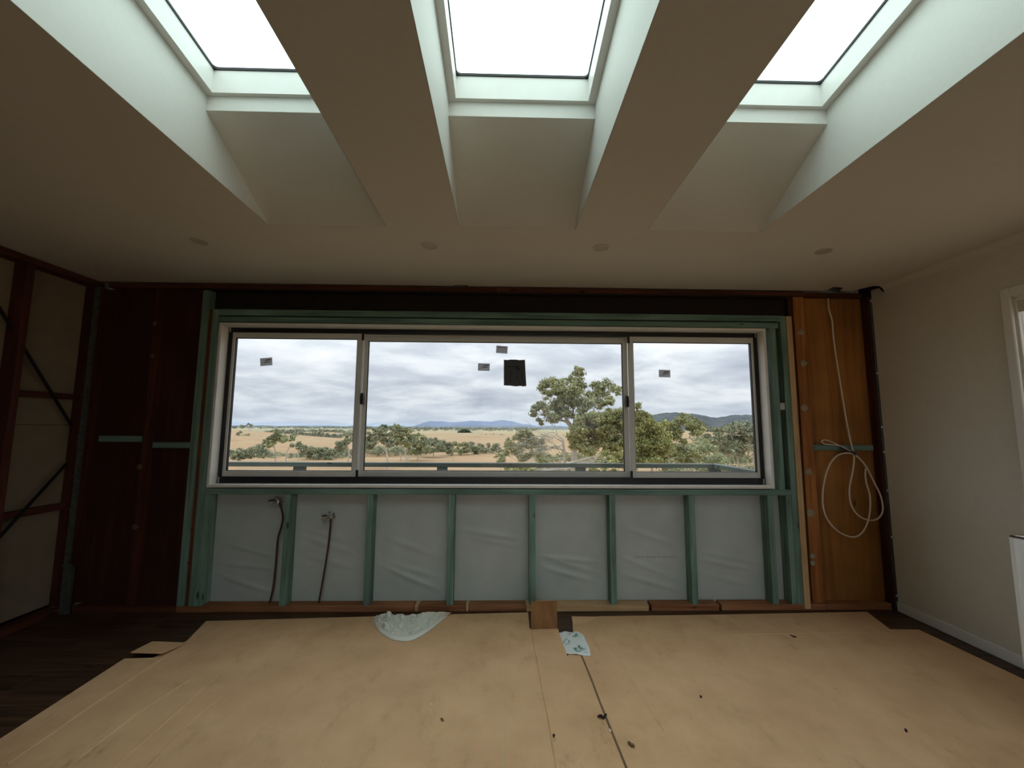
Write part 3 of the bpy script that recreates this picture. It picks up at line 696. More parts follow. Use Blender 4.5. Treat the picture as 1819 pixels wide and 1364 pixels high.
# torn corner of the right sheet curling up, small raised offcut on the left
s = MB(); tc_ = [Zp(x, y, .007) for x, y in ((1015.5, 1100.5), (1062, 1095), (1040, 1106), (1018, 1109.5))]
s.v = [tuple(tc_[0]+Vector((0, 0, .022))), tuple(tc_[1]), tuple(tc_[2]), tuple(tc_[3])]; s.v += [(a, b, c-.003) for a, b, c in s.v]; s.f = [(0, 1, 2, 3), (7, 6, 5, 4), (0, 4, 5, 1), (1, 5, 6, 2), (2, 6, 7, 3), (3, 7, 4, 0)]
s.build('torn_corner', CARD, right, label='torn curled corner')
P = [Zp(x, y, .036) for x, y in ((271, 1136.5), (331, 1137.5), (288, 1160.5), (232, 1158.5))]
s = MB(); s.v = [(p.x, p.y, 0.0195+dz+e) for dz in (0, .005) for p, e in zip(P, (.004, .0, .014, .012))]; s.f = [(0, 1, 2, 3), (7, 6, 5, 4), (0, 4, 5, 1), (1, 5, 6, 2), (2, 6, 7, 3), (3, 7, 4, 0)]
s.build('cardboard_offcut', CARD, label='small lifted cardboard offcut at the edge of the dark floor', cat='cardboard')

# ================================================================== crumpled white bag and leaf print wrapper
def crumple_bag():
    low = [(664, 1097), (665, 1107), (671, 1119), (682, 1129), (697, 1136.5), (713, 1139.5), (727, 1139), (742, 1133.5), (760, 1123), (778, 1109), (790, 1099), (801, 1088.5)]
    top = [(664, 1096), (672, 1092), (680, 1090), (692, 1087), (700, 1091), (712, 1090), (723, 1092), (735, 1090.5), (750, 1090), (764, 1087), (780, 1086.5), (801, 1088)]
    nu, nv = 170, 76
    Lp = catmull([Zp(x, y, .0195) for x, y in low], 12); 
    zb = .075
    Tp = catmull([Yp(x, y, D-.14) for x, y in top], 12)
    def samp(P, u): k = u*(len(P)-1); i = min(int(k), len(P)-2); return P[i].lerp(P[i+1], k-i)
    v = []
    for j in range(nv):
        w = j/(nv-1)
        for i in range(nu):
            u = i/(nu-1)
            a, b = samp(Lp, u), samp(Tp, u)
            p = a.lerp(b, w)
            edge = math.sin(math.pi*u)**.5 if 0 < u < 1 else 0
            roll = .014*math.exp(-((w-.10)/.09)**2)*(1 if w > 0 else 0)*edge
            wob = noise.noise(Vector((u*5, w*3, 2.1)))*.35
            d1 = noise.voronoi(Vector((u*8.5+wob, w*4.2+wob, .3)))[0]; d2 = noise.voronoi(Vector((u*17+wob, w*8-wob, 1.7)))[0]
            h = .085*(d1[1]-d1[0]) - .03 + .030*(d2[1]-d2[0])
            env = min(1, max(0, w-.10)/.14)*min(1, (1-w)/.10+.35)*edge
            q = p + Vector((0, -.55, .83))*(h*env) + Vector((0, -.2, 1))*roll
            q.z = max(q.z, .0188)
            v.append(tuple(q))
    f = [(j*nu+i, j*nu+i+1, (j+1)*nu+i+1, (j+1)*nu+i) for j in range(nv-1) for i in range(nu-1)]
    m, nt, b = new_mat('thin_white_plastic', .38, 0, .5); b.inputs['Base Color'].default_value = (.74, .735, .66, 1)
    o = pyobj('plastic_bag', v, f, m, smooth=True, label='crumpled white plastic bag lying against the wall plate', cat='bag')
    md = o.modifiers.new('thickness', 'SOLIDIFY'); md.thickness = .0015
crumple_bag()
def wrapper():
    quad = [(1000, 1124), (1019, 1122.5), (1031, 1127), (1041, 1141), (1047, 1153), (1049.5, 1164.5), (1038, 1165), (1020, 1163), (1005.5, 1160)]
    # grid between the left edge and the right edge
    Lft = catmull([Zp(x, y, .008) for x, y in ((990, 1124.5), (994, 1135), (998, 1148), (1003, 1161))], 8)
    Rgt = catmull([Zp(x, y, .010) for x, y in ((1019, 1122), (1032, 1127.5), (1045, 1150), (1049.5, 1165))], 8)
    nu, nv = 24, len(Lft); v = []
    for j in range(nv):
        for i in range(nu):
            u = i/(nu-1); p = Lft[j].lerp(Rgt[j], u)
            z = .0085 + min(1, max(0, u-.15)*3)*(.004+.007*math.sin(u*5+j*.3)*math.sin(j*.5+u*2)) + .03*max(0, u-.7)*math.sin(j/nv*math.pi)
            v.append((p.x, p.y, max(z, .0072)))
    f = [(j*nu+i, j*nu+i+1, (j+1)*nu+i+1, (j+1)*nu+i) for j in range(nv-1) for i in range(nu-1)]
    m, nt, b = new_mat('white_wrapper_paper', .5, 0, .4); b.inputs['Base Color'].default_value = (.76, .79, .78, 1)
    o = pyobj('paper_wrapper', v, f, m, smooth=True, label='white wrapper with green leaf print at the cardboard seam', cat='wrapper')
    o.modifiers.new('thickness', 'SOLIDIFY').thickness = .001
    gm = plain('green_print', (.10, .24, .20), .7, var=.3)
    c0 = o.location
    def at(u, w):
        j = w*(nv-1); i = u*(nu-1); a = v[int(j)*nu+int(i)]; return Vector(a)+Vector((0, 0, .0012))
    for cu, cw, R, n, ring in ((.66, .30, .26, 12, False), (.26, .52, .18, 8, False), (.64, .80, .24, 12, True), (.88, .88, .11, 7, False)):
        s = MB()
        for k in range(n):
            t = 2*math.pi*k/n+.3
            P = []
            for rr, dw in ((.30, 0), (.65, .17), (1.0, 0), (.65, -.17)):
                uu = cu+R*1.0*(rr*math.cos(t)-dw*math.sin(t)); ww = cw+R*.62*(rr*math.sin(t)+dw*math.cos(t))
                P.append(at(min(max(uu, .02), .98), min(max(ww, .02), .98)))
            if len(P) == 4: s.poly(P)
        if ring:
            for k in range(10):
                t = 2*math.pi*k/10; t2 = 2*math.pi*(k+1)/10
                s.poly([at(cu+R*a*math.cos(q), cw+R*.62*a*math.sin(q)) for a, q in ((.16, t), (.28, t), (.28, t2), (.16, t2))])
        s.build('leaf_print', gm, o, label='green leaf and berry print')
wrapper()

# ================================================================== small debris
def scrap(name, pts, z, r, mat, lab, cat, group=None):
    P = catmull([Zp(x, y, z) for x, y in pts], 4)
    s = MB(); s.tube([p+Vector((0, 0, r+.002*math.sin(i*1.3))) for i, p in enumerate(P)], [r*(.6+.5*math.sin(math.pi*(i+.5)/len(P))) for i in range(len(P))], 6)
    s.build(name, mat, label=lab, cat=cat, group=group)
DARKBIT = plain('dark_bark', (.030, .016, .018), .8, var=.3)
BROWNBIT = plain('brown_leaf_bit', (.16, .09, .045), .8, var=.3)
PALEBIT = plain('pale_chip', (.75, .70, .62), .7, var=.1)
scrap('bark_scrap', [(1062, 1276), (1067, 1273), (1071, 1277), (1077, 1271)], .006, .006, DARKBIT, 'curled dark bark scrap on the strip between the cardboard sheets', 'bark')
scrap('splinter', [(1404, 1129), (1410, 1131.5), (1415, 1133)], .006, .004, DARKBIT, 'thin dark splinter near the far edge of the cardboard', 'splinter')
scrap('leaf_bit', [(1116, 1321), (1121, 1325), (1127, 1328)], .006, .006, BROWNBIT, 'brown curled leaf bit beside the long cardboard seam', 'leaf')
scrap('pale_chip', [(1082, 1299), (1085.5, 1301)], .006, .005, PALEBIT, 'tiny pale chip beside the dark cardboard seam', 'chip')
scrap('pale_chip', [(763.5, 1252), (767, 1254)], .0182, .004, PALEBIT, 'tiny pale chip in the middle of the stud wall side sheet', 'chip')
scrap('wood_crumb', [(1244, 1238.5), (1246, 1240)], .006, .005, DARKBIT, 'dark crumb on the white wall side cardboard sheet', 'crumb')
scrap('wood_crumb', [(1608, 1298), (1611, 1301)], .006, .005, DARKBIT, 'dark crumb out in the open cardboard towards the white wall', 'crumb')
scrap('nut', [(983, 1309), (985, 1310)], .022, .006, DARKBIT, 'small dark pellet lying in the cardboard crease', 'pellet')
scrap('brown_bit', [(783, 1278), (788, 1281)], .0182, .004, BROWNBIT, 'small brown fleck below the crumpled white bag', 'fleck')
scrap('offcut_knot', [(1117, 1080.5), (1121, 1079.5)], .006, .010, DARKBIT, 'black lump lying along the wall plate', 'lump')

# ================================================================== outside: railing and deck
RAILG = wood('weathered_green_rail', (.10, .125, .105), (.15, .18, .155), (.21, .24, .20), 'X')
RAILY = wood('weathered_green_rail_return', (.10, .125, .105), (.15, .18, .155), (.21, .24, .20), 'Y')
rt = .965
pr = Zp(800, 822.5, rt); RY = pr.y
rl = empty('deck_railing', (0, RY, -.05), label='weathered green timber railing around the deck outside the window', cat='railing')
crn = Yp(1272, 826, RY+.04).x
box('top_rail', -6.5, crn+.045, RY, RY+.09, rt-.042, rt, RAILG, rl)
box('top_rail', crn-.045, crn+.045, D+.17, RY-.001, rt-.042, rt, RAILY, rl)
for px in (530, 785, 1032, 1272):
    x = Yp(px, 830, RY+.01).x; box('post', x-.05, x+.05, RY+.005, RY+.085, -.10, rt-.043, RAILG, rl)
box('post', -3.62, -3.52, RY+.005, RY+.085, -.10, rt-.043, RAILG, rl)
for z in (.15, .35, .55): box('lower_rail', -6.5, crn, RY+.02, RY+.06, z, z+.07, RAILG, rl)
box('deck', -6.5, crn+.06, D+.15, RY+.12, -.24, -.10, RAILG, bev=0, label='timber deck outside the window', cat='deck', kind='structure')

# ================================================================== outside: land
def terr(X, Y):
    X = np.asarray(X, float); Y = np.asarray(Y, float); r = np.hypot(X, Y); t = X/np.maximum(np.abs(Y), 1)
    s = lambda a, b, q: np.clip((q-a)/(b-a), 0, 1)**2*(3-2*np.clip((q-a)/(b-a), 0, 1))
    z = -3.2 - 3.4*s(8, 70, r) - 2.2*s(150, 420, r)
    hill = np.exp(-((Y-270)/85)**2)*s(-.28, -.70, t)*s(0, 40, Y)
    z = z + 8.2*hill
    z = z + 4.0*s(500, 2600, r)*(.4+.6*np.sin(X*.0021+1.3)*np.sin(Y*.0013))
    z = z + .5*s(60, 200, r)*np.sin(X*.033+Y*.017)
    hz2 = s(.25, .5, t)*s(90, 260, Y); z = z + 5.0*hz2
    return z
def ground():
    rr = np.concatenate([np.linspace(0, 6, 4)[1:], np.geomspace(7, 12000, 150)])
    th = np.concatenate([np.linspace(-62, 62, 300), np.linspace(64, 296, 70)])*math.pi/180
    R, T = np.meshgrid(rr, th, indexing='ij')
    X = R*np.sin(T); Y = R*np.cos(T)
    Z = terr(X, Y)
    n, m = R.shape
    v = np.stack([X, Y, Z], -1).reshape(-1, 3).tolist()
    f = [(i*m+j, i*m+(j+1) % m, (i+1)*m+(j+1) % m, (i+1)*m+j) for i in range(n-1) for j in range(m)]
    mt, nt, b = new_mat('dry_grass_paddock', .95, 0, .1); L = nt.links
    g = nd(nt, 'ShaderNodeNewGeometry')
    n1 = nd(nt, 'ShaderNodeTexNoise', inp={'Scale': .012, 'Detail': 6.0, 'Roughness': .6}); L.new(g.outputs['Position'], n1.inputs['Vector'])
    r1 = ramp(nt, [(.3, (.42, .275, .155)), (.5, (.50, .345, .20)), (.7, (.50, .40, .235))]); L.new(n1.outputs['Fac'], r1.inputs[0])
    mp = nd(nt, 'ShaderNodeMapping'); mp.inputs['Scale'].default_value = (.05, .5, 1); L.new(g.outputs['Position'], mp.inputs[0])
    n2 = nd(nt, 'ShaderNodeTexNoise', inp={'Scale': 1.0, 'Detail': 6.0, 'Roughness': .7}); L.new(mp.outputs[0], n2.inputs['Vector'])
    r2 = ramp(nt, [(.35, (.72, .72, .70)), (.6, (1.08, 1.08, 1.08))]); L.new(n2.outputs['Fac'], r2.inputs[0])
    mm = nd(nt, 'ShaderNodeMix', data_type='RGBA', blend_type='MULTIPLY'); mm.inputs[0].default_value = 1; L.new(r1.outputs[0], mm.inputs[6]); L.new(r2.outputs[0], mm.inputs[7])
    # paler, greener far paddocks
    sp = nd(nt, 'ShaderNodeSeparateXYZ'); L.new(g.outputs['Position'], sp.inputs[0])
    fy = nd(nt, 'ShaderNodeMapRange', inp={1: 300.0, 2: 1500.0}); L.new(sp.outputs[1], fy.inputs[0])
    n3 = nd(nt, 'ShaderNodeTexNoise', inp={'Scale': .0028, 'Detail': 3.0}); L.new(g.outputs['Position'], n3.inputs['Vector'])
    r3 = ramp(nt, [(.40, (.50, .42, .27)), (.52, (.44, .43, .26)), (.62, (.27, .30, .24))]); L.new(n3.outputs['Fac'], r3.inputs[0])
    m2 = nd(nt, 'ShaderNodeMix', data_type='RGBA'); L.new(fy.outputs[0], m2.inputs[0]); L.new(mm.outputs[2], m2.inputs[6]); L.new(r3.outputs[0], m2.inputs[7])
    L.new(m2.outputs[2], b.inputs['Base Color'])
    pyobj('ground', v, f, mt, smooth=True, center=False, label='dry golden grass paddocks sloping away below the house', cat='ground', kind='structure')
ground()

def ridge(name, pts, Y, mat, lab, base=-30, depth=.25, noise=2.0, seed=1):
    rng = np.random.default_rng(seed); px = np.array([p[0] for p in pts], float); py = np.array([p[1] for p in pts], float)
    xs = np.linspace(px[0], px[-1], 160); ys = np.interp(xs, px, py)
    ph = rng.uniform(0, 6, 5)
    v = []; rows = 7
    for k in range(rows):
        q = k/(rows-1); yy = Y*(1-depth/2+depth*q); hgt = math.sin(math.pi*q)**.8 if 0 < q < 1 else 0
        for i, (a, b) in enumerate(zip(xs, ys)):
            P = Yp(a, b, Y)
            n = noise*sum(math.sin(a*f*.11+ph[j]+q*7*f)/f for j, f in enumerate((1, 2.3, 4.1, 7.7, 13)))
            z = base + (P.z-base+n*(1 if k == rows//2 else 1.5))*hgt
            v.append((P.x*(yy/Y), yy, z if hgt else base))
    nx = len(xs); f = [(k*nx+i, k*nx+i+1, (k+1)*nx+i+1, (k+1)*nx+i) for k in range(rows-1) for i in range(nx-1)]
    return pyobj(name, v, f, mat, smooth=True, center=False, label=lab, cat='hill', kind='structure')
def forest(name, a, b, c, scale):
    m, nt, bs = new_mat(name, 1, 0, 0); g = nd(nt, 'ShaderNodeNewGeometry'); n = nd(nt, 'ShaderNodeTexNoise', inp={'Scale': scale, 'Detail': 6.0, 'Roughness': .7}); nt.links.new(g.outputs['Position'], n.inputs['Vector'])
    r = ramp(nt, [(.35, a), (.5, b), (.65, c)]); nt.links.new(n.outputs['Fac'], r.inputs[0]); nt.links.new(r.outputs[0], bs.inputs['Base Color']); return m
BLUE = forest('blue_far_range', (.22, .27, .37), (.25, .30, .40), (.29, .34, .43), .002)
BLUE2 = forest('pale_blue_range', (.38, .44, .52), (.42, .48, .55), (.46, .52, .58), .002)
DARKH = forest('dark_wooded_hill', (.09, .105, .11), (.125, .14, .145), (.16, .175, .17), .02)
MIDH = forest('grey_wooded_plain', (.17, .20, .20), (.22, .25, .25), (.30, .31, .28), .01)
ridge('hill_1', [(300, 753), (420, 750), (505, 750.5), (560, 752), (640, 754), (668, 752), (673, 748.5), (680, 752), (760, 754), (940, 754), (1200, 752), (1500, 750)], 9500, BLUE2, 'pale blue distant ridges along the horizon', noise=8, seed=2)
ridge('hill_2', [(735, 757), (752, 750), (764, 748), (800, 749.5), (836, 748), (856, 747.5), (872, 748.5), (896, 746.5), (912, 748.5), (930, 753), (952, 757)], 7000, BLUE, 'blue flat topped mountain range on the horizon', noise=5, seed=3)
ridge('hill_3', [(1100, 760), (1140, 741), (1165, 735), (1202, 732.5), (1232, 735), (1255, 739.5), (1275, 741), (1300, 738), (1325, 736), (1380, 738), (1480, 752)], 1500, DARKH, 'dark wooded hill behind the eucalypts', base=-12, noise=1.5, seed=4)
ridge('hill_4', [(300, 758), (430, 756), (560, 756.5), (700, 757), (900, 757), (1100, 757.5)], 3400, MIDH, 'grey wooded plain at the foot of the blue range', base=-14, depth=.3, noise=3, seed=6)

# ================================================================== outside: trees
def leaf_mat(name, cols):
    m, nt, b = new_mat(name, .7, 0, .25); g = nd(nt, 'ShaderNodeNewGeometry')
    r = ramp(nt, [(i/(len(cols)-1), c) for i, c in enumerate(cols)]); nt.links.new(g.outputs['Random Per Island'], r.inputs[0])
    n = nd(nt, 'ShaderNodeTexNoise', inp={'Scale': .55, 'Detail': 3.0}); nt.links.new(g.outputs['Position'], n.inputs['Vector'])
    r2 = ramp(nt, [(.3, (.62, .64, .60)), (.7, (1.3, 1.27, 1.2))]); nt.links.new(n.outputs['Fac'], r2.inputs[0])
    mm = nd(nt, 'ShaderNodeMix', data_type='RGBA', blend_type='MULTIPLY'); mm.inputs[0].default_value = 1; nt.links.new(r.outputs[0], mm.inputs[6]); nt.links.new(r2.outputs[0], mm.inputs[7])
    nt.links.new(mm.outputs[2], b.inputs['Base Color'])
    return m
OLIVE = leaf_mat('olive_gum_leaves', [(0.228, 0.263, 0.149), (0.333, 0.359, 0.201), (0.455, 0.473, 0.289), (0.595, 0.604, 0.411)])
BRONZE = leaf_mat('bronze_gum_leaves', [(0.221, 0.246, 0.115), (0.323, 0.339, 0.162), (0.441, 0.450, 0.231), (0.529, 0.526, 0.308)])
GRASSY = leaf_mat('yellow_green_leaves', [(0.228, 0.263, 0.096), (0.333, 0.359, 0.140), (0.455, 0.464, 0.201), (0.578, 0.560, 0.298)])
DUSTY = leaf_mat('dusty_green_leaves', [(0.210, 0.245, 0.166), (0.298, 0.333, 0.228), (0.403, 0.429, 0.298), (0.525, 0.525, 0.385)])
DARKG = leaf_mat('dark_pine_green', [(.06, .09, .065), (.09, .125, .09), (.12, .155, .11)])
BARK = plain('pale_gum_bark', (.56, .52, .46), .85, var=.22, scale=1.2)
BARKG = plain('grey_bark', (.34, .31, .28), .9, var=.25, scale=1.2)
def leaves_mesh(C, S, rng, droop=.5):
    n = len(C)
    a = rng.normal(size=(n, 3)); a[:, 2] -= droop; a /= np.linalg.norm(a, axis=1)[:, None]
    b = np.cross(a, rng.normal(size=(n, 3))); b /= np.linalg.norm(b, axis=1)[:, None]
    sz = S*rng.uniform(.6, 1.3, n)
    a = a*(sz*.5)[:, None]; b = b*(sz*.30)[:, None]
    V = np.stack([C-a, C+b, C+a, C-b], 1).reshape(-1, 3)
    me = bpy.data.meshes.new('foliage')
    me.vertices.add(4*n); me.vertices.foreach_set('co', V.ravel())
    me.loops.add(4*n); me.loops.foreach_set('vertex_index', np.arange(4*n, dtype=np.int32))
    me.polygons.add(n); me.polygons.foreach_set('loop_start', np.arange(0, 4*n, 4, dtype=np.int32)); me.polygons.foreach_set('loop_total', np.full(n, 4, dtype=np.int32))
    me.update(calc_edges=True)
    return me
def tree(name, lab, Y, clumps, trunks, mat, bark=BARK, group=None, dens=1.0, leaf=3.0, seed=0, cat='tree', depth=1.0, limbs=True):
    """clumps: (x, y, r) in pixels of the foliage masses; trunks: list of ((x, y, w) ...) in pixels; all at real distance Y"""
    rng = np.random.default_rng(seed); k = Y/F
    cx = sum(c[0] for c in clumps)/len(clumps); spread = (max(c[0]+c[2] for c in clumps)-min(c[0]-c[2] for c in clumps))*k*.5
    bx = trunks[0][0][0] if trunks else cx
    base = Yp(bx, 800, Y); gz = float(terr(base.x, Y))
    t = empty(name, (base.x, Y, gz), label=lab, cat=cat, group=group)
    C = []; cen = []
    for (x, y, r) in clumps:
        dy = rng.uniform(-1, 1)*spread*.55*depth
        yy = Y+dy
        p = np.array(Yp(x, y, yy)); R = r*yy/F; cen.append((p, R))
        n = int(max(24, dens*17*(r/ (leaf*.62))**2))
        m = 7
        d = rng.normal(size=(m, 3)); d /= np.linalg.norm(d, axis=1)[:, None]
        sub = p + d*(R*rng.uniform(.35, .95, m))[:, None]*np.array([1, 1, .8])
        which = rng.integers(0, m, n)
        C.append(sub[which] + rng.normal(size=(n, 3))*(R*.26)*np.array([1.15, 1.15, .75]))
    C = np.concatenate(C)
    me = leaves_mesh(C, leaf*k*1.15, rng)
    o = link_mesh('foliage', me, mat, None); o.location = -Vector((base.x, Y, gz)); o.parent = t
    s = MB(); tips = []
    for tr in trunks:
        P = []; Rr = []
        for i, q in enumerate(tr):
            x, y, w = q[:3]; P.append(Yp(x, y, Y + (q[3] if len(q) > 3 else 0))); Rr.append(w*k/2)
        if tr is trunks[0] or tr[0][1] > 830:
            p0 = P[0].copy(); 
            g = float(terr(p0.x, Y))-.3
            if p0.z > g: P.insert(0, Vector((p0.x+(p0.x-P[min(1, len(P)-1)].x)*.2, p0.y, g))); Rr.insert(0, Rr[0]*1.25)
        Q = catmull(P, 4); m = len(P)
        RR = [np.interp(i/4, range(m), Rr) for i in range(len(Q))]
        s.tube(Q, RR, 8); tips += P[1:]
    if limbs and tips:
        for p, R in cen:
            pv = Vector(p); a = min(tips, key=lambda z: (z-pv).length + (3*R if z.z > pv.z else 0))
            if (a-pv).length < 9*spread:
                mid = a.lerp(pv, .5)+Vector((0, 0, -.15*R)); w = max(.010*spread, .35*k)
                s.tube([a, mid, pv], [w, w*.7, w*.3], 5)
    if s.v:
        o = s.build('trunk', bark, None, smooth=True); o.location = Vector(o.location)-Vector((base.x, Y, gz)); o.parent = t
    return t
def blob(rng, ells, n, r0, r1):
    out = []
    for (x, y, rx, ry) in ells:
        m = max(2, int(n*rx*ry/110))
        for _ in range(m):
            a = rng.uniform(0, 2*math.pi); q = math.sqrt(rng.uniform(0, 1))
            out.append((x+rx*q*math.cos(a), y+ry*q*math.sin(a), rng.uniform(r0, r1)))
    return out
BIG = [(1026, 659, 8), (1031, 664, 6), (967, 680, 10), (962, 690, 7), (983, 679, 11), (1002, 679, 8), (1017, 671, 8), (1025, 680, 11), (993, 693, 13), (1007, 705, 13), (1023, 697, 13), (1038, 684, 7), (1059, 684, 9), (1080, 680, 8), (1086, 686, 7), (1093, 693, 8), (1083, 711, 9), (1063, 698, 10),
       (1051, 705, 10), (1047, 717, 13), (1031, 714, 11), (1015, 717, 12), (996, 721, 14), (980, 724, 10), (960, 721, 8), (951, 726, 7), (949, 735, 7), (957, 747, 6), (970, 733, 7), (981, 743, 10), (993, 737, 11), (1007, 734, 11), (1066, 715, 9), (1098, 700, 4), (975, 700, 8), (1075, 700, 7), (962, 753, 4), (1036, 730, 9)]
_r = np.random.default_rng(9)
BIG = [(x, y, r*1.12) for x, y, r in BIG]
BIG += [(x+_r.uniform(-9, 9), y+_r.uniform(-7, 8), r*.62) for x, y, r in BIG if r > 7] + [(x+_r.uniform(-8, 8), y+_r.uniform(-6, 8), r*.55) for x, y, r in BIG if r > 8]
tree('gum_tree', 'tallest eucalyptus with open olive crown and thick pale trunk behind the railing', 42, BIG,
     [[(1018, 860, 12), (1020, 820, 11), (1019, 790, 10), (1016, 768, 9), (1013, 755, 7), (1006, 745, 5), (1000, 730, 3)], [(1016, 768, 8), (1022, 750, 6), (1032, 728, 4), (1040, 712, 3), (1050, 700, 2)], [(1013, 757, 5), (1003, 748, 4), (985, 745, 2.5), (970, 738, 2)], [(1020, 752, 4), (1018, 720, 3), (1024, 690, 2), (1027, 668, 1.5)], [(1032, 728, 3), (1062, 706, 2), (1085, 694, 1.5)]],
     OLIVE, group='eucalypts below the deck', leaf=3.2, seed=1, dens=1.05)
r1 = np.random.default_rng(21)
tree('gum_tree', 'bronze tinged round crowned eucalyptus overlapping the tallest one', 38, blob(r1, [(1062, 752, 46, 22), (1055, 780, 40, 24), (1095, 770, 26, 34), (1100, 738, 18, 10)], 5.2, 7, 12),
     [[(1052, 850, 4), (1053, 815, 4), (1056, 795, 3.5), (1066, 775, 2.5), (1072, 758, 2)], [(1056, 797, 3), (1052, 772, 2.4), (1047, 755, 1.8)], [(1057, 802, 2.5), (1075, 790, 2.2), (1098, 800, 1.8), (1112, 793, 1.5)]], BRONZE, group='eucalypts below the deck', leaf=3.2, seed=2)
tree('gum_tree', 'dense yellow green eucalyptus crossing the window mullion', 31, [(1133, 722, 7), (1140, 733, 8), (1128, 735, 9), (1120, 720, 6), (1115, 728, 8)]+blob(r1, [(1135, 755, 24, 26), (1160, 770, 30, 24), (1150, 800, 38, 24), (1115, 815, 26, 14)], 5.6, 7, 12),
     [[(1165, 870, 6), (1158, 830, 5), (1150, 800, 4), (1140, 770, 3), (1134, 745, 2)], [(1155, 820, 3), (1170, 800, 2.4), (1185, 785, 1.8)]], GRASSY, group='eucalypts below the deck', leaf=3.2, seed=3)
tree('gum_tree', 'bronze eucalyptus with a slim white leaning trunk behind the railing', 46, blob(r1, [(1213, 752, 26, 10), (1200, 775, 14, 18), (1240, 768, 14, 14), (1225, 812, 24, 10), (1195, 805, 14, 12)], 4.6, 6, 10),
     [[(1234, 845, 4), (1229, 825, 4), (1220, 805, 3.4), (1214, 790, 3), (1210, 780, 2.4), (1203, 768, 1.8)], [(1212, 786, 2), (1224, 778, 1.8), (1236, 784, 1.2)], [(1213, 790, 2), (1200, 780, 1.5), (1198, 772, 1.2)], [(1228, 840, 2.4), (1208, 835, 1.8)]], BRONZE, group='eucalypts below the deck', leaf=3.2, seed=4)
tree('gum_tree', 'bushy eucalyptus with many bare pale limbs nearest the dark wooded hill', 50, blob(r1, [(1315, 765, 28, 13), (1290, 785, 26, 16), (1325, 790, 22, 20), (1268, 775, 12, 12), (1350, 775, 20, 24)], 4.6, 6, 10),
     [[(1312, 850, 3), (1310, 815, 3), (1305, 790, 2.4), (1298, 772, 1.6)], [(1326, 845, 2.6), (1328, 815, 2.4), (1332, 790, 2), (1330, 765, 1.4)], [(1342, 845, 2.4), (1338, 815, 2), (1340, 785, 1.6)], [(1302, 838, 2), (1294, 812, 1.8), (1285, 790, 1.4)]], DUSTY, group='eucalypts below the deck', leaf=3.2, seed=5)
# leafless grey gum beside the tall one
def bare_tree():
    Y = 37; rng = random.Random(8); k = Y/F; base = Yp(1003, 800, Y); gz = float(terr(base.x, Y))
    s = MB()
    def br(p, d, w, n):
        q = p+d; s.tube([p, p.lerp(q, .5)+Vector((0, rng.uniform(-.2, .2), rng.uniform(-.1, .2))), q], [w, w*.8, w*.55], 5)
        if n:
            for _ in range(3 if n > 1 else 4):
                br(p.lerp(q, rng.uniform(.5, 1)), Vector((d.x*.62+rng.uniform(-.5, .25), rng.uniform(-.7, .7), d.z*.55+rng.uniform(-.55, .45))), w*.55, n-1)
    P = [Vector((base.x, Y, gz-.3)), Yp(1004, 840, Y), Yp(1002, 805, Y), Yp(999, 778, Y)]
    s.tube(catmull(P, 4), [.16-.006*i for i in range(13)], 7)
    for (x, y), (x2, y2) in (((1000, 785), (968, 775)), ((1002, 800), (962, 800)), ((1003, 812), (972, 818)), ((1001, 790), (978, 795)), ((999, 780), (984, 768)), ((1003, 806), (985, 790)), ((1003, 815), (990, 826))):
        a = Yp(x, y, Y); br(a, Yp(x2, y2, Y)-a, .05, 3)
    s.build('dead_tree', plain('silvery_dead_wood', (.42, .42, .37), .9, var=.2, scale=1.5), smooth=True, label='leafless silvery grey tree with fine spreading branches beside the tallest eucalyptus', cat='tree')
bare_tree()
r2 = np.random.default_rng(33)
tree('shrub', 'rounded olive shrub on the paddock side of the leafless tree', 46, blob(r2, [(915, 786, 20, 12), (935, 776, 18, 9), (905, 800, 10, 10), (930, 805, 16, 12), (950, 790, 16, 18)], 5.5, 5, 9), [[(925, 850, 3), (924, 820, 2.5), (928, 795, 2)]], OLIVE, cat='shrub', group='shrubs below the railing', leaf=3.0, seed=6)
tree('shrub', 'small round olive shrub standing alone in front of the paddock', 38, blob(r2, [(889, 813, 9, 8)], 16, 3, 5), [[(890, 840, 1.5), (889, 818, 1.2)]], OLIVE, cat='shrub', group='shrubs below the railing', leaf=2.6, seed=7)
tree('shrub', 'low yellow green shrub showing under the rail below the tallest eucalyptus', 26, blob(r2, [(900, 838, 14, 6), (935, 836, 18, 8), (965, 825, 14, 8), (1080, 815, 22, 12), (1075, 838, 26, 10)], 5, 5, 8), [[(935, 856, 2), (935, 840, 1.6)]], GRASSY, cat='shrub', group='shrubs below the railing', leaf=3.0, seed=8)

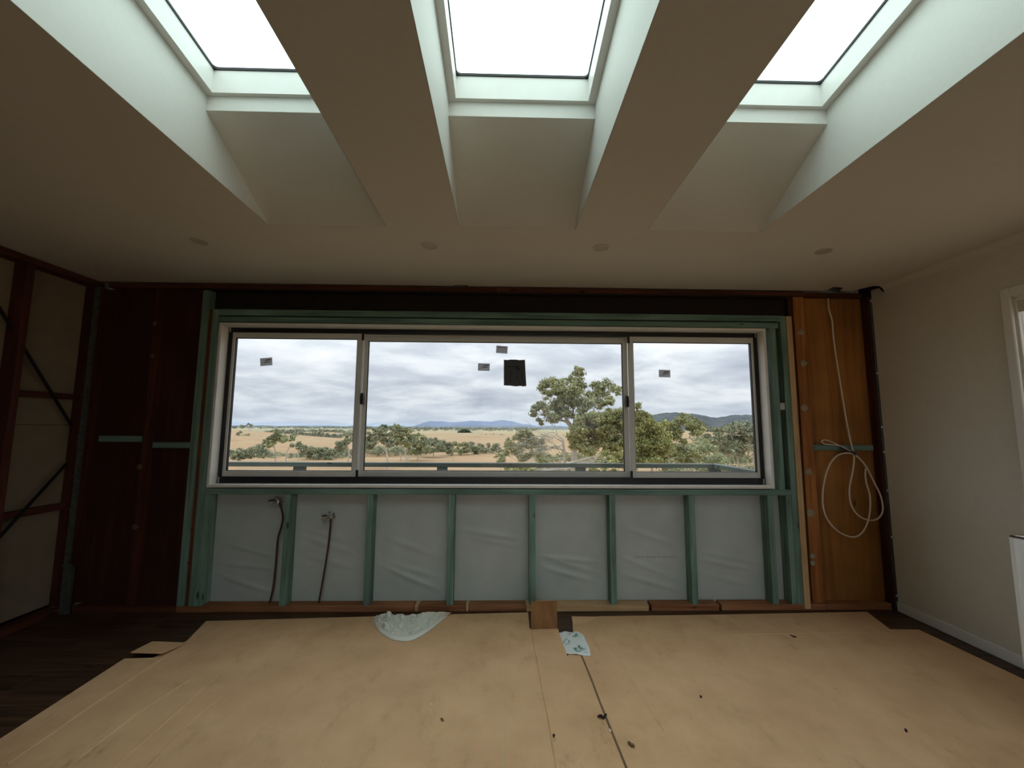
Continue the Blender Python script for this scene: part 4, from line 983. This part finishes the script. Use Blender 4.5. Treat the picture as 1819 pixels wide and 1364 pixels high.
# creek line trees about 100 m out
LT = [
 ('creek side gum with high olive crown and twin white trunks', 92, [(488, 772, 11, 7), (480, 783, 10, 7), (500, 779, 12, 7), (515, 777, 9, 5), (476, 790, 8, 6)], [[(489, 822, 2.2), (490, 805, 2), (486, 792, 1.6)], [(508, 822, 2.2), (509, 805, 1.9), (514, 795, 1.4), (520, 785, 1)]], OLIVE),
 ('sparse pale limbed gum with thin crown beside the twin trunked one', 88, [(528, 790, 8, 6), (535, 797, 8, 8)], [[(529, 820, 1.8), (530, 802, 1.6), (526, 792, 1.2)], [(530, 804, 1.4), (540, 792, 1)]], DUSTY),
 ('low spreading scrub clump at the foot of the golden slope', 90, [(425, 808, 16, 9), (445, 803, 16, 9), (462, 803, 12, 11)], [], DUSTY),
 ('grey green scrub row between two taller creek gums', 104, [(550, 805, 14, 10), (570, 804, 16, 10), (590, 808, 12, 9)], [[(560, 822, 1.4), (560, 806, 1.1)]], DUSTY),
 ('creek gum with dark crown and forked white trunk against the mullion', 92, [(616, 772, 8, 5), (612, 782, 8, 7), (603, 792, 11, 8), (625, 776, 6, 6)], [[(618, 820, 2.6), (620, 806, 2.2), (617, 792, 1.8), (613, 778, 1.3)], [(620, 806, 1.8), (626, 812, 1.4), (630, 800, 1)]], DUSTY),
 ('broad gum with smooth white trunk at the open end of the creek line', 80, [(668, 772, 16, 10), (686, 764, 14, 8), (660, 786, 14, 12), (690, 782, 12, 10)], [[(690, 826, 4), (688, 812, 3.4), (686, 800, 2.6), (684, 785, 2)], [(688, 806, 2), (681, 797, 1.5)]], DUSTY),
 ('olive crowned gum with slender paired trunks next to the broad gum', 92, [(704, 762, 14, 7), (722, 768, 13, 8), (708, 782, 16, 10), (728, 785, 12, 10)], [[(723, 826, 3), (721, 812, 2.4), (719, 798, 2)], [(712, 818, 1.6), (711, 804, 1.4)], [(722, 815, 1.6), (735, 808, 1.2)]], OLIVE),
 ('dark leafy gum where the creek line starts to recede', 100, [(740, 780, 13, 9), (748, 795, 14, 10), (735, 797, 12, 8)], [[(742, 815, 1.8), (743, 800, 1.4)]], OLIVE),
 ('leafy gum standing behind the small paddock bush', 110, [(766, 782, 12, 8), (775, 793, 14, 9), (760, 798, 10, 8)], [[(770, 812, 1.6), (770, 800, 1.2)]], DUSTY),
 ('narrow gum in the receding creek line', 116, [(793, 790, 10, 7), (800, 798, 11, 7)], [[(797, 808, 1.4), (797, 798, 1)]], DUSTY),
 ('round topped gum in the receding creek line', 120, [(817, 790, 11, 7), (822, 799, 12, 6)], [[(819, 808, 1.3), (819, 798, 1)]], OLIVE),
 ('flat topped gum in the receding creek line', 124, [(840, 793, 11, 6), (845, 800, 11, 5)], [[(842, 806, 1.2), (842, 798, 1)]], DUSTY),
 ('wispy grey gum at the far end of the receding creek line', 128, [(863, 795, 10, 6), (880, 796, 10, 6)], [[(866, 804, 1.2), (866, 797, 1)]], DUSTY),
]
for i, (lab, Y, ells, trunks, mat) in enumerate(LT):
    rg = np.random.default_rng(50+i)
    tree('creek_gum', lab, Y, blob(rg, ells, 16, 3.0, 5.4), trunks, mat, group='gums along the creek line', leaf=2.2, seed=60+i, limbs=False)
tree('scrub', 'small grey thicket alone on the golden slope', 210, blob(r2, [(425, 770, 6, 3), (438, 773, 5, 3)], 40, 1.8, 2.8), [[(430, 778, .8), (430, 772, .6)]], DUSTY, cat='shrub', leaf=1.8, seed=90, limbs=False)
tree('tree_clump', 'dark green dome shaped tree clump alone in the far paddock', 850, [(825+dx, 770.5-t*8.5*(1-(dx/13)**2), 1.9) for dx in range(-12, 13, 2) for t in (.1, .45, .8)], [], DARKG, cat='tree', leaf=1.8, seed=91, limbs=False, depth=.5)
tree('bush', 'tiny bush in the open paddock before the creek line', 100, blob(r2, [(804, 808, 3, 2)], 120, 1.4, 2.2), [[(804, 814, .7), (804, 809, .5)]], OLIVE, cat='shrub', leaf=1.6, seed=92, limbs=False)
tree('hilltop_gum', 'spreading gum on the crest of the golden slope', 265, blob(r2, [(443, 755, 6, 2.4), (432, 757, 6, 2)], 60, 1.5, 2.4), [[(442, 765, .9), (443, 758, .7)], [(446, 765, .8), (446, 758, .6)]], DUSTY, leaf=1.7, seed=93, limbs=False)
# undergrowth filling the gaps below the gums: nobody could count it
def undergrowth():
    rng = np.random.default_rng(101)
    for nm, mat, lab, rows in (('creek_scrub', DUSTY, 'low grey green scrub filling the creek line below the gums', [(402, 640, 812, 106, 118, 230, 5), (402, 480, 806, 108, 120, 60, 4), (540, 640, 803, 110, 122, 70, 4), (640, 760, 800, 112, 125, 120, 5), (750, 900, 803, 131, 140, 190, 4.5)]),
                               ('gum_undergrowth', OLIVE, 'tangled undergrowth below the eucalypts nearest the wooded hill', [(1170, 1375, 815, 56, 66, 200, 8), (1040, 1180, 822, 52, 60, 90, 8), (1180, 1370, 836, 52, 58, 130, 8), (1185, 1310, 797, 64, 78, 170, 8), (1235, 1310, 783, 76, 90, 70, 8), (955, 1050, 812, 52, 58, 60, 7), (900, 1010, 832, 50, 56, 60, 7)])):
        C = []; S = []
        for x0, x1, y, Y0, Y1, n, r in rows:
            for _ in range(n):
                Y = rng.uniform(Y0, Y1); p = np.array(Yp(rng.uniform(x0, x1), y+rng.uniform(-5, 5), Y)); R = r*Y/F*rng.uniform(.6, 1.2); m = 60
                C.append(p+rng.normal(size=(m, 3))*R*np.array([.55, .55, .42])); S.append(np.full(m, (2.4 if r < 6 else 3.2)*Y/F))
        me = leaves_mesh(np.concatenate(C), np.concatenate(S), rng); link_mesh(nm, me, mat, label=lab, cat='scrub', kind='stuff')
undergrowth()
# distant tree belts: nobody could count them
def belt():
    rng = np.random.default_rng(77); C = []; S = []
    def row(x0, x1, y0, y1, Y0, Y1, n, r):
        for _ in range(n):
            Y = rng.uniform(Y0, Y1); u = rng.uniform(0, 1); x = x0+(x1-x0)*u
            X = Yp(x, 760, Y).x; z = float(terr(X, Y)); R = r*Y/F*rng.uniform(.6, 1.3)
            m = 16
            d = rng.normal(size=(m, 3)); d /= np.linalg.norm(d, axis=1)[:, None]
            C.append(np.array([X, Y, z+R*.8])+d*R*np.array([1.5, 1.5, .8])); S.append(np.full(m, R*1.1))
    row(470, 605, 0, 0, 300, 380, 150, 3.6)
    row(400, 480, 0, 0, 330, 480, 60, 3.2)
    row(480, 650, 0, 0, 700, 900, 120, 2.2)
    row(640, 960, 0, 0, 1100, 2200, 260, 1.8)
    row(400, 960, 0, 0, 1800, 2800, 260, 1.6)
    row(850, 900, 0, 0, 600, 640, 10, 1.2)
    row(1240, 1360, 0, 0, 700, 900, 160, 4)
    C = np.concatenate(C); S = np.concatenate(S)
    me = leaves_mesh(C, S, rng, 0)
    o = link_mesh('tree_belt', me, leaf_mat('hazy_far_trees', [(.15, .165, .125), (.20, .215, .165), (.25, .26, .20), (.31, .31, .245)]), label='hazy grey green belts of far trees across the plain', cat='trees', kind='stuff')
belt()
